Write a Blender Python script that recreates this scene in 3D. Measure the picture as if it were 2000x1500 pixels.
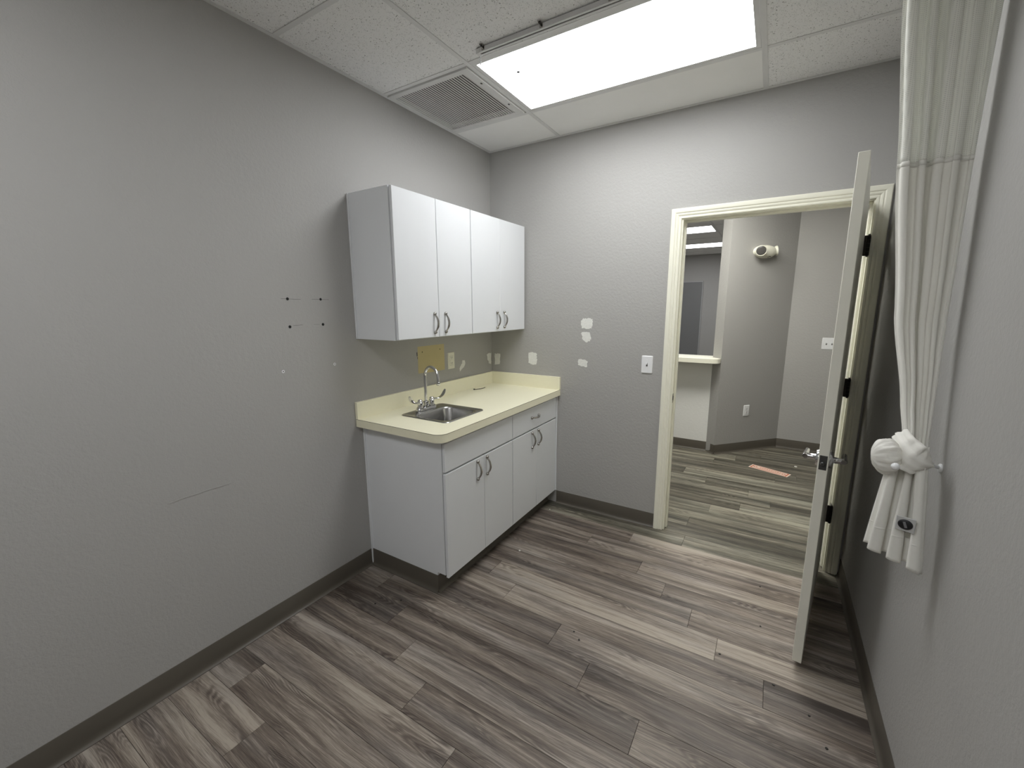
import bpy, bmesh, math, random
from mathutils import Vector, Matrix

for o in list(bpy.data.objects):
    bpy.data.objects.remove(o)
scene = bpy.context.scene
COL = scene.collection
random.seed(7)

# ------------------------------------------------------------------ camera, world, exposure
def make_camera():
    f_px, pitch, roll, yaw = 825.676, -0.1800, -0.0044, 0.5500
    cy, sy = math.cos(yaw), math.sin(yaw)
    cp, sp = math.cos(pitch), math.sin(pitch)
    cr, sr = math.cos(roll), math.sin(roll)
    fwd = Vector((-sy * cp, cy * cp, sp))
    right = Vector((cy, sy, 0))
    up = right.cross(fwd)
    r2 = right * cr + up * sr
    u2 = -right * sr + up * cr
    cd = bpy.data.cameras.new('camera')
    cd.sensor_width = 36.0
    cd.sensor_fit = 'HORIZONTAL'
    cd.lens = 36.0 * f_px / 2000.0
    cd.clip_start = 0.02
    co = bpy.data.objects.new('camera', cd)
    COL.objects.link(co)
    m = Matrix((r2, u2, -fwd)).transposed().to_4x4()
    m.translation = Vector((1.951, -2.8691, 1.5315))
    co.matrix_world = m
    scene.camera = co
make_camera()

w = bpy.data.worlds.new('world')
scene.world = w
w.use_nodes = True
w.node_tree.nodes['Background'].inputs[0].default_value = (0.5, 0.5, 0.5, 1)
w.node_tree.nodes['Background'].inputs[1].default_value = 0.0
vs = scene.view_settings
vs.view_transform = 'Standard'
vs.look = 'None'
vs.gamma = 1.0
vs.use_curve_mapping = False
vs.exposure = 1.15

ROOM_LIGHT = 5.5       # radiance of the exam-room troffer by the grille
REAR_LIGHT = 5.5       # radiance of the rear troffer
HALL_LIGHT = 11
FAR_LIGHT = 5.5

# ------------------------------------------------------------------ measured dimensions (metres)
H = 2.68               # ceiling
WR = 2.404             # right wall plane
YR = -3.91             # rear wall plane
TA, TB = 0.5856, 1.8056   # main tees
CB = -0.4316           # first cross tee
D0, D1 = 1.428, 2.330  # door jamb faces
DTOP = 2.052           # door head jamb underside
C1 = Vector((1.536, 1.852)); C2 = Vector((2.094, 2.464)); CE = Vector((1.455, 1.935))
YH = 2.464             # hall back wall
YF = 7.861             # far room back wall

# ------------------------------------------------------------------ node helpers
def srgb(r, g, b):
    f = lambda c: (c / 255 / 12.92) if c / 255 <= 0.04045 else ((c / 255 + 0.055) / 1.055) ** 2.4
    return (f(r), f(g), f(b), 1)

class NT:
    def __init__(s, name):
        s.m = bpy.data.materials.new(name)
        s.m.use_nodes = True
        s.t = s.m.node_tree
        s.b = s.t.nodes['Principled BSDF']
        s.out = s.t.nodes['Material Output']
    def n(s, kind, **kw):
        nd = s.t.nodes.new(kind)
        for k, v in kw.items():
            setattr(nd, k, v)
        return nd
    def link(s, a, b):
        s.t.links.new(a, b)
    def put(s, sock, v):
        if isinstance(v, (int, float, tuple)):
            sock.default_value = v
        else:
            s.link(v, sock)
    def math(s, op, a, b=None, c=None):
        nd = s.n('ShaderNodeMath', operation=op)
        for i, v in enumerate((a, b, c)):
            if v is not None:
                s.put(nd.inputs[i], v)
        return nd.outputs[0]
    def coord(s, kind='Object'):
        return s.n('ShaderNodeTexCoord').outputs[kind]
    def scaled(s, vec, sc, off=None):
        nd = s.n('ShaderNodeVectorMath', operation='MULTIPLY')
        s.link(vec, nd.inputs[0]); nd.inputs[1].default_value = sc
        return nd.outputs[0]
    def noise(s, vec, scale=1.0, detail=2.0, rough=0.5, dist=0.0):
        nd = s.n('ShaderNodeTexNoise')
        s.link(vec, nd.inputs['Vector'])
        nd.inputs['Scale'].default_value = scale
        nd.inputs['Detail'].default_value = detail
        nd.inputs['Roughness'].default_value = rough
        nd.inputs['Distortion'].default_value = dist
        return nd.outputs['Fac']
    def ramp(s, fac, stops):
        nd = s.n('ShaderNodeValToRGB')
        e = nd.color_ramp.elements
        e[0].position, e[0].color = stops[0]
        e[1].position, e[1].color = stops[-1]
        for p, c in stops[1:-1]:
            k = e.new(p); k.color = c
        s.link(fac, nd.inputs[0])
        return nd.outputs[0]
    def mix(s, fac, a, b, blend='MIX'):
        nd = s.n('ShaderNodeMix', data_type='RGBA', blend_type=blend)
        s.put(nd.inputs[0], fac); s.put(nd.inputs[6], a); s.put(nd.inputs[7], b)
        return nd.outputs[2]
    def maprange(s, v, a, b, c, d):
        nd = s.n('ShaderNodeMapRange')
        s.put(nd.inputs[0], v)
        for i, q in enumerate((a, b, c, d)):
            nd.inputs[i + 1].default_value = q
        return nd.outputs[0]
    def bump(s, h, strength=0.2, dist=0.002):
        nd = s.n('ShaderNodeBump')
        nd.inputs['Strength'].default_value = strength
        nd.inputs['Distance'].default_value = dist
        s.link(h, nd.inputs['Height'])
        s.link(nd.outputs[0], s.b.inputs['Normal'])
    def set(s, color=None, rough=None, metal=None, spec=None):
        if color is not None: s.put(s.b.inputs['Base Color'], color)
        if rough is not None: s.put(s.b.inputs['Roughness'], rough)
        if metal is not None: s.put(s.b.inputs['Metallic'], metal)
        if spec is not None: s.put(s.b.inputs['Specular IOR Level'], spec)
        return s

M = {}
def plain(name, color, rough=0.5, metal=0.0, spec=0.5, var=0.04, scale=9.0, bump=0.0, bscale=300):
    t = NT(name)
    v = t.coord()
    n = t.noise(v, scale, 3)
    c2 = tuple(min(1, c * (1 - var)) for c in color[:3]) + (1,)
    c3 = tuple(min(1, c * (1 + var)) for c in color[:3]) + (1,)
    t.set(t.mix(n, c2, c3), rough, metal, spec)
    if bump:
        t.bump(t.noise(v, bscale, 2), bump, 0.001)
    M[name] = t.m
    return t

def build_materials():
    def wallpaint(name, col):
        t = NT(name); v = t.coord()
        big = t.noise(v, 1.3, 2)
        col2 = tuple(c * 0.96 for c in col[:3]) + (1,)
        t.set(t.mix(big, col2, col), 0.55, 0, 0.35)
        a = t.noise(v, 62, 3, 0.55)
        b = t.noise(v, 170, 2)
        t.bump(t.math('ADD', a, t.math('MULTIPLY', b, 0.35)), 0.50, 0.004)
        M[name] = t.m
    wallpaint('wall_paint', (0.425, 0.417, 0.400, 1))
    wallpaint('white_panel_paint', (0.84, 0.84, 0.815, 1))
    # acoustic tile
    t = NT('acoustic_tile'); v = t.coord()
    def pits(scale, r0, r1, lo, hi, ns):
        vo = t.n('ShaderNodeTexVoronoi'); t.link(v, vo.inputs['Vector']); vo.inputs['Scale'].default_value = scale
        return t.math('MULTIPLY', t.maprange(vo.outputs['Distance'], r0, r1, 1, 0), t.maprange(t.noise(v, ns, 2), lo, hi, 0, 1))
    hole = t.math('MAXIMUM', pits(85, 0.12, 0.24, 0.50, 0.56, 33), t.math('MULTIPLY', pits(210, 0.18, 0.34, 0.46, 0.54, 70), 0.62))
    fis = t.maprange(t.noise(v, 330, 3, 0.7), 0.50, 0.72, 0, 0.22)
    base = t.mix(t.noise(v, 3, 2), (0.88, 0.875, 0.865, 1), (0.92, 0.915, 0.905, 1))
    c = t.mix(fis, base, (0.42, 0.41, 0.40, 1))
    t.set(t.mix(hole, c, (0.17, 0.16, 0.15, 1)), 0.9, 0, 0.1)
    t.bump(t.math('SUBTRACT', 1.0, hole), 0.5, 0.002)
    M['acoustic_tile'] = t.m
    plain('plain_tile', (0.90, 0.895, 0.875, 1), 0.7, 0, 0.2, 0.02)
    plain('grid_white', (0.74, 0.735, 0.725, 1), 0.45, 0, 0.4, 0.02)
    plain('vent_white', (0.72, 0.715, 0.70, 1), 0.5, 0, 0.3, 0.06, 30)
    plain('vent_dark', (0.07, 0.068, 0.064, 1), 0.9)
    plain('cabinet_white', (0.77, 0.785, 0.80, 1), 0.38, 0, 0.4, 0.012, 4)
    plain('laminate_cream', (0.90, 0.865, 0.66, 1), 0.36, 0, 0.45, 0.02, 60)
    plain('laminate_seam', (0.16, 0.13, 0.08, 1), 0.7)
    plain('trim_cream', (0.88, 0.865, 0.735, 1), 0.35, 0, 0.45, 0.025, 14)
    plain('door_cream', (0.86, 0.845, 0.745, 1), 0.4, 0, 0.4, 0.03, 12)
    plain('vinyl_base', (0.102, 0.090, 0.073, 1), 0.42, 0, 0.35, 0.06, 5)
    plain('spackle', (0.80, 0.80, 0.755, 1), 0.85, 0, 0.1, 0.14, 70, 0.5, 160)
    plain('old_yellow_paint', (0.555, 0.475, 0.255, 1), 0.65, 0, 0.3, 0.06, 12)
    plain('hole_black', (0.01, 0.01, 0.01, 1), 0.9)
    plain('plastic_white', (0.84, 0.845, 0.85, 1), 0.3, 0, 0.5, 0.01)
    plain('plastic_ivory', (0.80, 0.785, 0.66, 1), 0.35, 0, 0.5, 0.01)
    plain('plastic_slot', (0.09, 0.085, 0.08, 1), 0.6)
    plain('emergency_cream', (0.78, 0.765, 0.65, 1), 0.4, 0, 0.4, 0.02)
    plain('lamp_lens', (0.10, 0.095, 0.09, 1), 0.3, 0.2, 0.6, 0.2, 120)
    plain('chrome', (0.62, 0.62, 0.625, 1), 0.07, 1.0, 0.5, 0.02)
    plain('satin_nickel', (0.40, 0.385, 0.36, 1), 0.20, 1.0, 0.5, 0.06, 50)
    plain('dark_bronze', (0.035, 0.03, 0.027, 1), 0.42, 0.7, 0.4, 0.1, 40)
    plain('worn_steel', (0.11, 0.11, 0.108, 1), 0.38, 0.8, 0.5, 0.25, 60)
    plain('black_rubber', (0.018, 0.016, 0.014, 1), 0.6)
    plain('chip_white', (0.80, 0.79, 0.74, 1), 0.8)
    plain('sticker_orange', (0.58, 0.16, 0.075, 1), 0.5, 0, 0.3, 0.05, 30)
    plain('sticker_white', (0.80, 0.66, 0.56, 1), 0.5, 0, 0.3, 0.05, 30)
    plain('far_door_grey', (0.20, 0.20, 0.203, 1), 0.33, 0, 0.5, 0.03)
    plain('far_frame_grey', (0.42, 0.42, 0.42, 1), 0.5)
    plain('black_badge', (0.012, 0.012, 0.014, 1), 0.3)
    plain('clear_pouch', (0.55, 0.55, 0.54, 1), 0.2, 0, 0.6, 0.05, 40)
    plain('badge_grey', (0.20, 0.20, 0.21, 1), 0.3)
    plain('dust_grey', (0.08, 0.08, 0.085, 1), 0.9)
    plain('bounce_floor_grey', (0.40, 0.38, 0.35, 1), 0.95, 0, 0.1, 0.2, 80)  # pale tone for the added bounce slab in the far room
    plain('subfloor', (0.045, 0.038, 0.032, 1), 0.9)
    # brushed steel sink
    t = NT('brushed_steel'); v = t.coord()
    g = t.noise(t.scaled(v, (6, 420, 60)), 1, 3)
    t.set(t.mix(g, (0.36, 0.355, 0.345, 1), (0.46, 0.455, 0.445, 1)), 0.27, 1.0, 0.5)
    t.bump(g, 0.05, 0.0005)
    M['brushed_steel'] = t.m
    # curtain cloth
    t = NT('curtain_cloth'); v = t.coord()
    c = t.mix(t.noise(v, 6, 2), (0.93, 0.915, 0.855, 1), (0.95, 0.935, 0.88, 1))
    t.set(c, 0.85, 0, 0.15)
    t.bump(t.noise(v, 900, 2), 0.12, 0.0006)
    tr = t.n('ShaderNodeBsdfTranslucent'); t.link(c, tr.inputs[0])
    mx = t.n('ShaderNodeMixShader'); mx.inputs[0].default_value = 0.18
    t.link(t.b.outputs[0], mx.inputs[1]); t.link(tr.outputs[0], mx.inputs[2]); t.link(mx.outputs[0], t.out.inputs[0])
    M['curtain_cloth'] = t.m
    # curtain mesh band
    t = NT('curtain_mesh'); v = t.coord()
    sep = t.n('ShaderNodeSeparateXYZ'); t.link(v, sep.inputs[0])
    rows = t.math('SINE', t.math('MULTIPLY', sep.outputs[2], 1250.0))
    cols = t.math('SINE', t.math('MULTIPLY', t.math('ADD', sep.outputs[0], sep.outputs[1]), 1250.0))
    hole = t.math('MULTIPLY', t.maprange(rows, -0.3, 0.5, 0, 1), t.maprange(cols, -0.3, 0.5, 0, 1))
    col = (0.92, 0.92, 0.86, 1)
    t.set(col, 0.8, 0, 0.15)
    tr = t.n('ShaderNodeBsdfTranslucent'); tr.inputs[0].default_value = col
    mx = t.n('ShaderNodeMixShader'); mx.inputs[0].default_value = 0.18
    t.link(t.b.outputs[0], mx.inputs[1]); t.link(tr.outputs[0], mx.inputs[2])
    tp = t.n('ShaderNodeBsdfTransparent')
    mx2 = t.n('ShaderNodeMixShader')
    t.put(mx2.inputs[0], t.math('ADD', t.math('MULTIPLY', hole, 0.22), 0.06))
    t.link(mx.outputs[0], mx2.inputs[1]); t.link(tp.outputs[0], mx2.inputs[2]); t.link(mx2.outputs[0], t.out.inputs[0])
    M['curtain_mesh'] = t.m
    # wood-look vinyl planks
    def wood(name, dark, mid, light, grey):
        t = NT(name); v0 = t.coord()
        rnd = t.n('ShaderNodeObjectInfo').outputs['Random']
        off = t.n('ShaderNodeCombineXYZ')
        t.put(off.inputs[0], t.math('MULTIPLY', rnd, 83.0)); t.put(off.inputs[1], t.math('MULTIPLY', rnd, 31.0)); t.put(off.inputs[2], t.math('MULTIPLY', rnd, 17.0))
        ad = t.n('ShaderNodeVectorMath', operation='ADD'); t.link(v0, ad.inputs[0]); t.link(off.outputs[0], ad.inputs[1])
        v = ad.outputs[0]
        wob = t.noise(t.scaled(v, (1.6, 5, 1)), 1, 2)
        sep = t.n('ShaderNodeSeparateXYZ'); t.link(v, sep.inputs[0])
        yy = t.math('ADD', sep.outputs[1], t.math('MULTIPLY', t.math('SUBTRACT', wob, 0.5), 0.055))
        cv = t.n('ShaderNodeCombineXYZ'); t.link(sep.outputs[0], cv.inputs[0]); t.link(yy, cv.inputs[1]); t.link(sep.outputs[2], cv.inputs[2])
        broad = t.noise(t.scaled(cv.outputs[0], (0.75, 15, 1)), 1, 3, 0.55)
        medium = t.noise(t.scaled(cv.outputs[0], (2.4, 95, 1)), 1, 5, 0.62)
        fine = t.noise(t.scaled(cv.outputs[0], (16, 620, 1)), 1, 3, 0.6)
        # cathedral rings: contours of a slow stretched field
        fld = t.noise(t.scaled(v, (2.2, 15, 1)), 1, 1.0, 0.4)
        rings = t.math('SINE', t.math('MULTIPLY', fld, 120.0))
        msk = t.math('MULTIPLY', t.maprange(t.noise(t.scaled(v, (2.4, 14, 3)), 1, 1), 0.52, 0.66, 0, 1), t.maprange(medium, 0.35, 0.6, 0.35, 1))
        cath = t.math('MULTIPLY', rings, msk)
        pore = t.maprange(t.noise(t.scaled(cv.outputs[0], (7, 330, 1)), 1, 4, 0.7), 0.54, 0.70, 0, 1)
        f = t.math('ADD', t.math('MULTIPLY', t.math('SUBTRACT', broad, 0.5), 1.45), 0.52)
        f = t.math('ADD', f, t.math('MULTIPLY', t.math('SUBTRACT', medium, 0.5), 0.85))
        f = t.math('ADD', f, t.math('MULTIPLY', t.math('SUBTRACT', fine, 0.5), 0.75))
        f = t.math('ADD', f, t.math('MULTIPLY', cath, 0.15))
        f = t.math('SUBTRACT', f, t.math('MULTIPLY', msk, 0.15))
        f = t.math('SUBTRACT', f, t.math('MULTIPLY', pore, 0.16))
        f = t.math('ADD', f, t.math('MULTIPLY', t.math('SUBTRACT', t.math('FRACT', t.math('MULTIPLY', rnd, 7.31)), 0.5), 0.30))
        c = t.ramp(f, [(0.16, dark), (0.48, mid), (0.84, light)])
        hue = t.maprange(t.noise(t.scaled(v, (1.5, 12, 1)), 1, 2), 0.45, 0.65, 0, 0.40)
        c = t.mix(hue, c, grey, 'COLOR')
        t.set(c, t.maprange(medium, 0.3, 0.7, 0.42, 0.56), 0, 0.35)
        t.bump(t.math('ADD', t.math('MULTIPLY', fine, 0.6), medium), 0.14, 0.0012)
        M[name] = t.m
    wood('wood_plank', (0.055, 0.042, 0.034, 1), (0.158, 0.128, 0.105, 1), (0.375, 0.326, 0.270, 1), (0.16, 0.145, 0.135, 1))
    wood('wood_plank_olive', (0.052, 0.046, 0.036, 1), (0.145, 0.131, 0.101, 1), (0.36, 0.335, 0.263, 1), (0.15, 0.152, 0.125, 1))
    # light diffusers
    def lens(name, strength, tint):
        t = NT(name)
        em = t.n('ShaderNodeEmission')
        em.inputs[0].default_value = tint
        em.inputs[1].default_value = strength
        t.link(em.outputs[0], t.out.inputs[0])
        M[name] = t.m
    lens('room_lens', ROOM_LIGHT, (0.97, 0.985, 1.0, 1))
    lens('rear_lens', REAR_LIGHT, (0.97, 0.985, 1.0, 1))
    lens('hall_lens', HALL_LIGHT, (1.0, 0.99, 0.93, 1))
    lens('far_lens', FAR_LIGHT, (0.98, 0.99, 1.0, 1))
build_materials()

# ------------------------------------------------------------------ object helpers
WL = {}
def obj(name, bm, mat, parent=None, origin=None, smooth=False):
    """Link bm (world coordinates) as one mesh object; origin defaults to the base centre."""
    me = bpy.data.meshes.new(name)
    bmesh.ops.recalc_face_normals(bm, faces=bm.faces)
    if origin is None:
        xs = [v.co.x for v in bm.verts]; ys = [v.co.y for v in bm.verts]; zs = [v.co.z for v in bm.verts]
        origin = Vector(((min(xs) + max(xs)) / 2, (min(ys) + max(ys)) / 2, min(zs)))
    origin = Vector(origin)
    bmesh.ops.translate(bm, verts=bm.verts, vec=-origin)
    bm.to_mesh(me); bm.free()
    mats = mat if isinstance(mat, (list, tuple)) else [mat]
    for q in mats:
        me.materials.append(M[q])
    if smooth:
        for p in me.polygons:
            p.use_smooth = True
    o = bpy.data.objects.new(name, me)
    COL.objects.link(o)
    WL[o] = origin
    if parent is not None:
        o.parent = parent
        o.location = origin - WL[parent]
    else:
        o.location = origin
    return o

def autosmooth(o, ang=35):
    me = o.data
    me.polygons.foreach_set('use_smooth', [True] * len(me.polygons))
    me.set_sharp_from_angle(angle=math.radians(ang))
    return o

def thing(name, label, cat, loc, group=None):
    o = bpy.data.objects.new(name, None)
    COL.objects.link(o)
    o.empty_display_size = 0.05
    o.location = loc
    WL[o] = Vector(loc)
    return tag(o, label, cat, group)
def tag(o, label, cat, group=None):
    o['label'] = label; o['category'] = cat
    if group: o['group'] = group
    return o
def struct(o, label=None):
    o['kind'] = 'structure'
    if label: o['label'] = label
    return o

def box(bm, x0, x1, y0, y1, z0, z1, bev=0.0, seg=1, mi=0, mat4=None):
    vs_ = [bm.verts.new(Vector(c)) for c in ((x0, y0, z0), (x1, y0, z0), (x1, y1, z0), (x0, y1, z0), (x0, y0, z1), (x1, y0, z1), (x1, y1, z1), (x0, y1, z1))]
    fs = [bm.faces.new([vs_[i] for i in q]) for q in ((0, 3, 2, 1), (4, 5, 6, 7), (0, 1, 5, 4), (1, 2, 6, 5), (2, 3, 7, 6), (3, 0, 4, 7))]
    for f in fs: f.material_index = mi
    allv = vs_
    if bev:
        es = list({e for f in fs for e in f.edges})
        r = bmesh.ops.bevel(bm, geom=es, offset=bev, segments=seg, affect='EDGES', profile=0.5)
        allv = list({v for v in vs_ if v.is_valid} | set(r['verts']))
    if mat4 is not None:
        bmesh.ops.transform(bm, matrix=mat4, verts=allv)
    return allv

def B(*a, **k):
    bm = bmesh.new(); box(bm, *a, **k); return bm

def prism(bm, pts, vec, mi=0):
    """Extrude a planar polygon (list of 3D points) along vec."""
    a = [bm.verts.new(Vector(p)) for p in pts]
    b = [bm.verts.new(Vector(p) + Vector(vec)) for p in pts]
    n = len(a)
    fs = [bm.faces.new(a), bm.faces.new(b[::-1])]
    for i in range(n):
        fs.append(bm.faces.new((a[i], b[i], b[(i + 1) % n], a[(i + 1) % n])))
    for f in fs: f.material_index = mi
    return a + b

def tube(bm, path, rad, n=10, cap=True, flat=None):
    """Sweep a circle (or ellipse: flat=(ref_vec, ra, rb)) along path; rad may be a list."""
    P = [Vector(p) for p in path]
    if not isinstance(rad, (list, tuple)): rad = [rad] * len(P)
    rings = []
    ref = None
    for i, p in enumerate(P):
        t = (P[min(i + 1, len(P) - 1)] - P[max(i - 1, 0)]).normalized()
        if ref is None:
            ref = t.orthogonal().normalized()
        ref = (ref - t * ref.dot(t)).normalized()
        bi = t.cross(ref)
        r = rad[i]
        ra, rb = (r if isinstance(r, tuple) else (r, r))
        rings.append([bm.verts.new(p + ref * (ra * math.cos(2 * math.pi * k / n)) + bi * (rb * math.sin(2 * math.pi * k / n))) for k in range(n)])
    for a, b in zip(rings, rings[1:]):
        for k in range(n):
            bm.faces.new((a[k], a[(k + 1) % n], b[(k + 1) % n], b[k]))
    if cap:
        bm.faces.new(rings[0][::-1]); bm.faces.new(rings[-1])

def lathe(bm, prof, origin, axis=(0, 0, 1), n=20):
    """Revolve (radius, height) profile about axis through origin."""
    a = Vector(axis).normalized(); u = a.orthogonal().normalized(); v = a.cross(u); o = Vector(origin)
    rings = []
    for r, h in prof:
        if r < 1e-6:
            rings.append([bm.verts.new(o + a * h)])
        else:
            rings.append([bm.verts.new(o + a * h + (u * math.cos(2 * math.pi * k / n) + v * math.sin(2 * math.pi * k / n)) * r) for k in range(n)])
    for p, q in zip(rings, rings[1:]):
        for k in range(n):
            a1, a2 = p[k % len(p)], p[(k + 1) % len(p)]
            b1, b2 = q[k % len(q)], q[(k + 1) % len(q)]
            vsx = []
            for x in (a1, a2, b2, b1):
                if x not in vsx: vsx.append(x)
            if len(vsx) > 2: bm.faces.new(vsx)
    for e in (rings[0], rings[-1]):
        if len(e) > 2: bm.faces.new(e)

def frame_mat(origin, xdir, ydir, zdir):
    m = Matrix((Vector(xdir), Vector(ydir), Vector(zdir))).transposed().to_4x4()
    m.translation = Vector(origin)
    return m

def bez(p0, p1, p2, p3, n):
    out = []
    for i in range(n + 1):
        t = i / n; s = 1 - t
        out.append(Vector(p0) * s ** 3 + Vector(p1) * 3 * s * s * t + Vector(p2) * 3 * s * t * t + Vector(p3) * t ** 3)
    return out

# ================================================================== STRUCTURE
# floor --------------------------------------------------------------
def build_floor():
    bm = bmesh.new()
    box(bm, -2.6, 4.2, YR - 0.1, YF + 0.1, -0.12, -0.004)
    fl = struct(obj('floor', bm, 'subfloor', origin=(0, 0, -0.12)), 'wood-look plank floor running through the room and the hall')
    PW = 0.1473
    known = {-4: 1.571, -3: 1.262, -2: 1.03, -1: 1.40, 0: 1.568, 1: 1.727, 2: 1.861, 3: 0.85, 4: 1.197, 5: 1.40, 6: 0.455, 7: 0.658, 8: 0.857, 9: 1.13, 10: 0.184, 11: 0.455,
             -8: 1.659, -9: 1.857, -10: 2.057, -13: 1.356, -14: 2.09, -17: 1.747}
    rr = random.Random(3)
    G = 0.0006
    for r in range(-21, 28):
        y1 = -0.5955 - PW * r; y0 = y1 - PW
        y0 = max(y0, YR)
        if y0 >= y1 - 0.01: continue
        j = known.get(r, rr.uniform(0, 1.2))
        if y0 >= -0.16 and y1 < 0.0: xa, xb = 0.0, WR
        elif y1 < 0: xa, xb = 0.0, WR
        elif y0 < 0.12: xa, xb = D0 - 0.03, D1 + 0.03
        else: xa, xb = 0.2, 3.6
        while j > xa: j -= 1.2
        while j < xb:
            a, b = max(j, xa), min(j + 1.2, xb)
            if b - a > 0.02:
                dz = rr.uniform(-0.0003, 0.0)
                p = obj('plank', B(a + G, b - G, y0 + G, y1 - G, -0.0038, dz, bev=0.0007), 'wood_plank' if y1 < -0.1 else 'wood_plank_olive', fl, origin=((a + b) / 2, (y0 + y1) / 2, -0.0038))
            j += 1.2
    obj('bounce_floor', B(-2.5, 3.1, 2.06, YF, -0.0039, -0.0004), 'bounce_floor_grey', fl)  # unseen slab, added pale to bounce light onto the far-room ceiling
    return fl
FLOOR = build_floor()

# walls --------------------------------------------------------------
def build_walls():
    wl = struct(obj('wall_left', B(-0.12, 0, YR - 0.1, 0.12, 0, H + 0.1), 'wall_paint', origin=(0, 0, 0)), 'grey painted wall the cabinets hang on')
    bm = bmesh.new()
    box(bm, 0, D0 - 0.018, 0, 0.115, 0, H + 0.1)
    box(bm, D1 + 0.018, WR + 0.12, 0, 0.115, 0, H + 0.1)
    box(bm, D0 - 0.018, D1 + 0.018, 0, 0.115, DTOP + 0.018, H + 0.1)
    wb = struct(obj('wall_back', bm, 'wall_paint', origin=(0, 0, 0)), 'grey painted wall around the doorway')
    wr = struct(obj('wall_right', B(WR, WR + 0.12, YR - 0.1, 0, 0, H + 0.1), 'wall_paint', origin=(WR, 0, 0)), 'grey painted wall beside the gathered curtain')
    struct(obj('wall_rear', B(0, WR, YR - 0.1, YR, 0, H + 0.1), 'wall_paint', origin=(0, YR, 0)))
    # hall
    struct(obj('wall_hall_left', B(-1.62, -1.5, 0.115, 1.935, 0, H + 0.1), 'wall_paint'))
    struct(obj('wall_hall_right', B(4.0, 4.12, 0.115, YH + 0.1, 0, H + 0.1), 'wall_paint'))
    struct(obj('wall_hall_front', B(-1.62, -0.12, 0.0, 0.115, 0, H + 0.1), 'wall_paint'))
    struct(obj('wall_hall_near', B(WR + 0.12, 4.12, 0.0, 0.115, 0, H + 0.1), 'wall_paint'))
    struct(obj('wall_hall_back', B(C2.x - 0.03, 4.0, YH, YH + 0.12, 0, H + 0.1), 'wall_paint'), 'grey hall wall with the double switch')
    d = (C2 - C1).normalized(); n = Vector((-d.y, d.x))
    th = 0.116
    bm = bmesh.new()
    q = [C1, C2 + d * 0.0, C2 + d * 0.0 + n * th, C1 + n * th]
    prism(bm, [(p.x, p.y, 0) for p in q], (0, 0, H + 0.1))
    struct(obj('wall_hall_angled', bm, 'wall_paint'), 'angled grey hall wall with outlet and emergency light')
    # low wall below the reception window and the wall left of the window
    struct(obj('wall_reception', B(0.15, CE.x, 1.935, 2.05, 0, 0.966), 'white_panel_paint'), 'white low wall under the reception ledge')
    struct(obj('wall_reception_left', B(-1.62, 0.15, 1.935, 2.05, 0, H + 0.1), 'wall_paint'))
    # far room
    struct(obj('wall_far', B(-2.6, 3.2, YF, YF + 0.1, 0, H + 0.1), 'wall_paint'), 'grey back wall of the room seen through the reception window')
    struct(obj('wall_far_left', B(-2.6, -2.5, 2.05, YF, 0, H + 0.1), 'wall_paint'))
    struct(obj('wall_far_right', B(3.1, 3.2, YH + 0.12, YF, 0, H + 0.1), 'wall_paint'))
    return wl, wb, wr
WALL_L, WALL_B, WALL_R = build_walls()

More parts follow.
